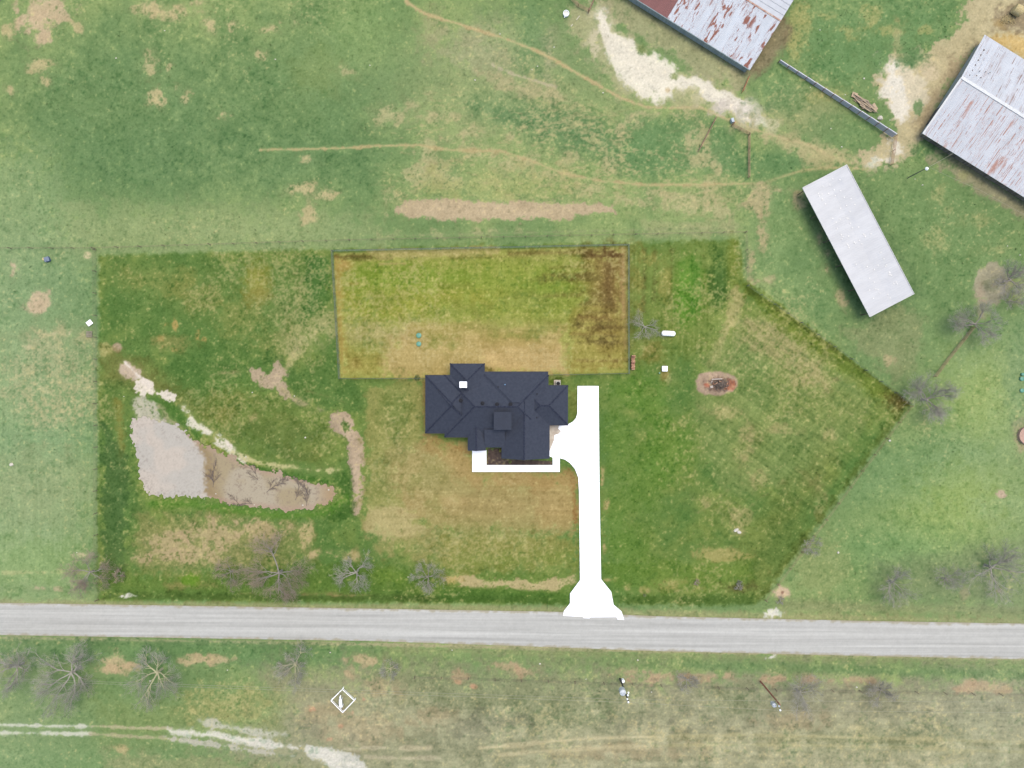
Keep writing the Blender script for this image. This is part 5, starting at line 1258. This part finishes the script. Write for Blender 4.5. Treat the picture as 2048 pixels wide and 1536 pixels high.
b = MB(); pr2 = [(.5,0),(.55,.5),(.5,.5),(.46,.1)]; b.lathe((0,0,0), pr2, 22); b.build('basin', whitep, t)
b = MB(); b.lathe((0,0,.36), [(.49,0),(.02,.01)], 20); b.build('water_surface', mat('milky_water', C(238,238,232), .2), t)
b = MB(); b.tube((-.5,0,.4),(-.85,.05,.4),.06,.06,8); b.build('float_pipe', whitep, t)
for k, (u, v, l_, a, lb) in enumerate(((1156,36,.95,52,'longer pale plank in the grass right of the trough'),(1143.5,51,.55,52,'shorter pale plank below the trough'))):
    b = MB(); b.box((0,0,.06),(l_,.16,.05), math.radians(a)); o = b.build('plank', mat('pale_plank%d' % k, C(222,216,190), .8)); o.location = G(u, v); tag(o, lb, 'plank')
# plank pile beside the panel fence
t = thing('plank_pile', G(1727,208), math.radians(-38), 'heap of weathered grey planks beside the grey panel fence', 'plank pile')
rnd = random.Random(7); pw = [mat('old_plank_a', C(198,180,156), .9, c2=C(170,150,126), scale=4), mat('old_plank_b', C(166,150,136), .9, c2=C(132,118,104), scale=4), mat('old_plank_c', C(214,190,160), .9)]
for k in range(26):
    b = MB(); x = rnd.uniform(-1.6,1.8); y = rnd.uniform(-.7,.7); b.box((x,y,.06+rnd.uniform(0,.45)), (rnd.uniform(1.2,2.8),rnd.uniform(.12,.26),.05), rnd.gauss(0,.18), (rnd.gauss(0,.05),rnd.gauss(0,.04)))
    b.build('plank', rnd.choice(pw), t)
b = MB(); b.box((-2.3,.1,.3),(1.0,.9,.06), .35, (.05,.08)); b.build('sheet_board', pw[2], t)
b = MB(); b.box((1.9,.75,.25),(1.3,.5,.06), -.3, (.05,.08)); b.build('sheet_board', pw[2], t)
# hay
haym = mat('straw', C(232,216,168), rough=1, c2=C(206,184,128), scale=6, bump=.8, bscale=14)
t = thing('hay_bale', G(2029,26), math.radians(-32), 'round hay bale in the muddy corner at the top right', 'hay bale')
b = MB(); b.lathe((0,0,.85), [(.3,-.8),(.8,-.78),(.88,-.6),(.88,.6),(.8,.78),(.3,.8)], 26, 'X'); b.build('roll', haym, t)
b = MB(); rnd = random.Random(3)
for k in range(500):
    a = rnd.gauss(0,.9); c_ = rnd.gauss(0,.55); pp = Vector((-1.3+a*.7,-1.2+c_*.7,.05+rnd.uniform(0,.2))); d = Vector((rnd.uniform(-1,1),rnd.uniform(-1,1),rnd.uniform(-.1,.1)))*.18
    b.tube(pp-d, pp+d, .02, None, 3, False)
o = b.build('loose_hay', haym); o.location = G(2029,26); tag(o, 'loose hay pulled out beside the round bale', 'hay', kind='stuff')
t = thing('round_trough', G(2052,871), 0, 'round rusty rimmed stock tank cut by the right edge', 'trough')
b = MB(); b.lathe((0,0,0), [(1.6,0),(1.6,.6),(1.5,.6),(1.48,.1)], 30); b.build('rim', mat('pale_rust', C(214,176,160), .7), t)
t = thing('water_tank', G(1463,243), .3, 'small blue and white tank at the end of the rusty pipe fence', 'tank')
b = MB(); b.box((0,0,.4),(.5,.75,.8)); b.build('body', mat('pale_blue_tank', C(200,214,232), .5), t, bevel=.05); b = MB(); b.tube((.1,-.6,0),(.1,-.6,1.1),.08,.08,8); b.build('post', orange, t)
# leaning sheets at the end of the east barn
for k, (u, v, a, c_, lb) in enumerate(((1871,224,54.2,(150,154,168),'grey sheet leaning on the end wall of the wide gabled barn'),(1883,207,54.2,(112,128,116),'short dark sheet leaning above the grey one'),(1905,176,54.2,(128,134,148),'blue grey sheet leaning near the upper end of the barn wall'))):
    b = MB(); b.box((0,0,.52),(2.2 if k == 0 else 1.2,.05,1.1), math.radians(a), (-.3,0)); o = b.build('metal_sheet', mat('sheet_%d' % k, C(*c_), .6)); o.location = G(u, v); tag(o, lb, 'metal sheet', 'sheets leaning on the barn')

# ================================================================ POLES AND LINES
poleb = mat('creosote_pole', C(192,130,104), rough=.9, c2=C(164,108,86), scale=2, stretch=(4,4,.4))
poled = mat('dark_pole', C(92,88,84), rough=.9, c2=C(70,68,64), scale=2, stretch=(4,4,.4))
canm = mat('transformer_paint', C(232,238,246), rough=.4, c2=C(206,216,232), scale=2)
def upole(u, v, h, m_, label, cans, ins):
    o0 = G(u, v); t = thing('utility_pole', (o0.x,o0.y,0), 0, label, 'utility pole', 'utility poles beyond the road')
    b = MB(); b.tube((0,0,-.5),(0,0,h),.17,.12,12); b.build('pole', m_, t)
    for (cu, cv, cz, r, hh) in cans:
        w_ = W(cu, cv, cz)-o0; b = MB(); b.lathe((w_.x,w_.y,cz-hh), [(r*.9,0),(r,.08),(r,hh-.1),(r*.9,hh),(r*.3,hh+.05)], 18)
        for s_ in (-1,1): b.lathe((w_.x+s_*r*.5,w_.y,cz), [(.07,0),(.05,.25),(.08,.3)], 8)
        cn = b.build('transformer', canm, t)
        b = MB(); b.tube((0,0,cz-hh*.5),(w_.x,w_.y,cz-hh*.5),.05,None,6); b.build('bracket', darkp, t)
    for (iu, iv, iz) in ins:
        w_ = W(iu, iv, iz)-o0; b = MB(); b.tube((0,0,min(h-.1,iz-.3)),(w_.x,w_.y,iz-.2),.04,None,6); b.build('arm', galvp, t)
        b = MB(); b.lathe((w_.x,w_.y,iz-.2), [(.06,0),(.16,.05),(.07,.12),(.15,.16),(.05,.28)], 12); b.build('insulator', whitep, t)
upole(1240,1357,9.2,poled,'dark utility pole with a large white transformer beyond the road',[(1246,1386,6.6,.55,1.3)],[(1257,1405,9.5),(1255,1399,8.6),(1257,1386,7.0),(1256,1391,7.4)])
upole(1521,1363,8.9,poleb,'rusty brown utility pole with a smaller round white transformer',[(1549,1411,7.8,.38,1.0)],[(1561,1421,9.9),(1559,1413,8.8)])
b = MB(); b.lathe((0,0,0), [(.26,0),(.28,.5),(.28,.8),(.2,.86)], 16); o = b.build('drum', whitep); o.location = G(1245,1359); tag(o, 'small round white drum at the foot of the dark utility pole', 'drum')
wirem = mat('bright_cable', C(176,176,150), rough=.6, c2=C(160,160,138), scale=1)
def line(name, pts, z, r, label, grp, sag=.0, m_=None):
    b = MB(); P0 = [W(u, v, z if not isinstance(z, list) else z[i]) for i, (u, v) in enumerate(pts)]
    for a, c_ in zip(P0, P0[1:]):
        n_ = 14
        prev = a
        for k in range(1, n_+1):
            f = k/n_; q_ = a+(c_-a)*f; q_.z -= sag*4*f*(1-f); b.tube(prev, q_, r, None, 4, False); prev = q_
    o = b.build(name, m_ or wirem); tag(o, label, 'cable', grp)
LG = 'overhead power lines beyond the road'
line('power_line', [(-260,1351),(1258,1405),(1561,1421),(2350,1428)], 9.5, .022, 'upper power line, the outer of the two beyond the road', LG, .0)
line('power_line', [(-260,1348),(1255,1399),(1559,1402),(2350,1406)], 8.6, .022, 'lower power line, the one nearer the road', LG, .0)
# yard light by the east barn
t = thing('light_pole', G(1815,356), 0, 'thin light pole with a white lamp beside the wide gabled barn', 'lamp pole')
b = MB(); b.tube((0,0,-.3),(0,0,6.2),.09,.07,10); b.build('pole', mat('grey_pole', C(120,126,110), .9), t)
w_ = W(1856,336,6.2)-G(1815,356)
b = MB(); b.tube((0,0,6.1),(w_.x,w_.y,6.1),.04,None,6); b.build('arm', galvp, t)
b = MB(); b.lathe((w_.x,w_.y,5.85), [(.3,0),(.24,.15),(.14,.3)], 14); b.build('lamp_shade', whitep, t)
line('service_cable', [(1858,334),(1906,307)], [6.2,3.2], .03, 'cable from the white lamp pole to the eave of the barn', 'service cables at the barn', .1)
line('service_cable', [(1858,334),(1960,380),(2140,478)], [6.2,6.0,6.0], .018, 'cable from the lamp pole running off the right edge', 'service cables at the barn', .1)

# ================================================================ WHITE PEN AND HORSE
pen = thing('pen', G(685.3,1401.5), 0, 'square white board pen turned on its corner around a white horse', 'pen')
PZ = .95; cs = [W(*q_, PZ)-G(685.3,1401.5) for q_ in ((684.5,1378.8),(708.6,1401),(685.4,1425.2),(662,1401.4))]
for i in range(4):
    a, c_ = cs[i], cs[(i+1) % 4]; d = (c_-a); yaw = math.atan2(d.y, d.x); ext = .0
    if i in (1,): a = a+(a-c_).normalized()*.28
    if i in (3,): c_ = c_+(c_-a).normalized()*.32
    d = c_-a; mid = (a+c_)/2
    for z in (PZ, .5):
        b = MB(); b.box((mid.x,mid.y,z), (d.length,.11 if z == PZ else .05,.06), yaw); b.build('rail', cream, pen)
    b = MB(); b.box((cs[i].x,cs[i].y,PZ/2-.02), (.13,.13,PZ)); b.build('post', cream, pen)
def skin_thing(verts, edges, radii, m_, name, parent=None, root=0, sub=2):
    me = bpy.data.meshes.new(name); me.from_pydata(verts, edges, []); o = bpy.data.objects.new(name, me); COL.objects.link(o)
    me.materials.append(m_); s_ = o.modifiers.new('skin', 'SKIN'); s_.use_smooth_shade = True
    for i, r in enumerate(radii):
        r = r if isinstance(r, tuple) else (r, r); me.skin_vertices[0].data[i].radius = r
    me.skin_vertices[0].data[root].use_root = True
    ss = o.modifiers.new('sub', 'SUBSURF'); ss.levels = sub; ss.render_levels = sub
    if parent: o.parent = parent
    return o
hz_ = thing('horse', G(684.5,1400.5), math.radians(94), 'white horse standing inside the square white pen', 'horse')
# local +x is towards the head; body 2.3 m long with the neck stretched forward
V_ = [(-.75,0,1.22),(-.45,0,1.22),(-.05,0,1.16),(.35,0,1.2),(.62,0,1.28),(.88,-.03,1.42),(1.08,-.06,1.55),(1.28,-.10,1.48),(1.52,-.16,1.28)]
Ra = [.24,.31,.32,.30,.25,.17,.13,.13,.08]
E_ = [(i,i+1) for i in range(8)]
def leg(root, x, y, hind):
    i0 = len(V_)
    if hind: pts = [(x,y,.95),(x+.10,y,.72),(x-.10,y,.5),(x-.05,y,.14),(x+.02,y,.04)]; rr = [.15,.10,.06,.045,.06]
    else: pts = [(x,y,.92),(x+.02,y,.7),(x+.03,y,.45),(x,y,.14),(x+.05,y,.04)]; rr = [.12,.08,.055,.045,.06]
    V_.extend(pts); Ra.extend(rr); E_.append((root, i0)); E_.extend([(i0+k, i0+k+1) for k in range(4)])
leg(1,-.58,.17,True); leg(1,-.66,-.17,True); leg(4,.5,.15,False); leg(4,.56,-.15,False)
hm = mat('white_coat', (.80,.79,.77), rough=.8, c2=(.70,.68,.66), scale=3)
skin_thing(V_, E_, Ra, hm, 'body', hz_, 2)
b = MB(); b.tube((-.92,0,1.3),(-1.1,.10,.95),.07,.09,8); b.tube((-1.1,.10,.95),(-1.16,.15,.5),.09,.03,8); b.build('tail', hm, hz_)
b = MB()
for s_ in (-1,1): b.add([Vector((1.12,s_*.05-.06,1.63)),Vector((1.04,s_*.09-.06,1.63)),Vector((1.10,s_*.10-.06,1.79))], [(0,1,2),(2,1,0)])
b.build('ears', hm, hz_)
b = MB()
for k in range(12): f = k/11; b.box((.62+.5*f, -.03-.05*f, 1.52+.17*f), (.06,.05,.13), 0, (0,.2))
b.build('mane', mat('pale_mane', C(226,222,214), .9), hz_)

# ================================================================ GRASS TUFTS
rs = np.random.RandomState(5)
def tufts(name, n_, urange, vrange, sz, seed, label, shade, keepf):
    rs = np.random.RandomState(seed)
    u = rs.uniform(*urange, n_); v = rs.uniform(*vrange, n_)
    iu = np.searchsorted(AU, u); iv = np.searchsorted(AV, v)
    dens = N2[iv, iu]*.5+N3[iv, iu]*.5
    col_ = g[iv, iu]; green = col_[:,1] > col_[:,0]+4
    rd = np.interp(u, [-3000,0,740,1308,2048,5000], [1185,1238,1250,1267,1283,1348])
    k = (rs.rand(n_) < sstep(.35,.65,dens)*.8+.15) & green & (np.abs(v-rd) > 42) & (dp[iv, iu] > 2)
    k &= ~((u > 846) & (u < 1205) & (v > 722) & (v < 950)) & ~((u > 1120) & (u < 1250) & (v > 764) & (v < 1245))
    k &= (INM[iv, iu] < 2) & keepf(u, v)
    u, v, iu, iv = u[k], v[k], iu[k], iv[k]; m_ = len(u)
    z = Z[iv, iu]; x = (u-1024)*S; y = (768-v)*S
    co = []; cc = []
    base_c = (srgb2lin(np.clip(g[iv, iu]+shade, 4, 255))/np.array(F)).clip(0,.8)
    B = 5
    h_ = sz*rs.uniform(.5,1.2,m_)
    for j in range(B):
        a = rs.uniform(0, 6.283, m_); t = rs.uniform(.3,.9,m_)*h_
        ox, oy = rs.uniform(-.1,.1,m_)*sz*3, rs.uniform(-.1,.1,m_)*sz*3; w_ = h_*.16
        bx, by = x+ox, y+oy
        co.append(np.stack([np.stack([bx-np.sin(a)*w_, by+np.cos(a)*w_, z-.02],-1), np.stack([bx+np.sin(a)*w_, by-np.cos(a)*w_, z-.02],-1), np.stack([bx+np.cos(a)*t, by+np.sin(a)*t, z+h_],-1)],1))
        cc.append(np.repeat((base_c*rs.uniform(.8,1.2,(m_,1)))[:,None,:],3,1))
    co = np.concatenate(co).reshape(-1,3).astype(np.float32); cc = np.concatenate(cc).reshape(-1,3)
    me = bpy.data.meshes.new(name); nv = len(co)
    me.vertices.add(nv); me.vertices.foreach_set('co', co.ravel()); me.loops.add(nv); me.loops.foreach_set('vertex_index', np.arange(nv, dtype=np.int32))
    me.polygons.add(nv//3); me.polygons.foreach_set('loop_start', np.arange(0, nv, 3, dtype=np.int32)); me.update(calc_edges=True)
    a = me.color_attributes.new('soil', 'FLOAT_COLOR', 'POINT'); a.data.foreach_set('color', np.concatenate([cc, np.ones((nv,1))],1).astype(np.float32).ravel())
    me.materials.append(bpy.data.materials['pasture']); o = bpy.data.objects.new(name, me); COL.objects.link(o); tag(o, label, 'grass', kind='stuff')
tufts('grass_tufts', 60000, (-60,2110), (-50,1590), .16, 11, 'small green grass tufts all over the pasture', -4, lambda u, v: np.ones(len(u), bool))
tufts('weed_clumps', 2600, (-60,2110), (-50,1590), .26, 12, 'taller dark weed clumps scattered through the grass', -9, lambda u, v: vn(u, v, 60, None, 99) > .5)
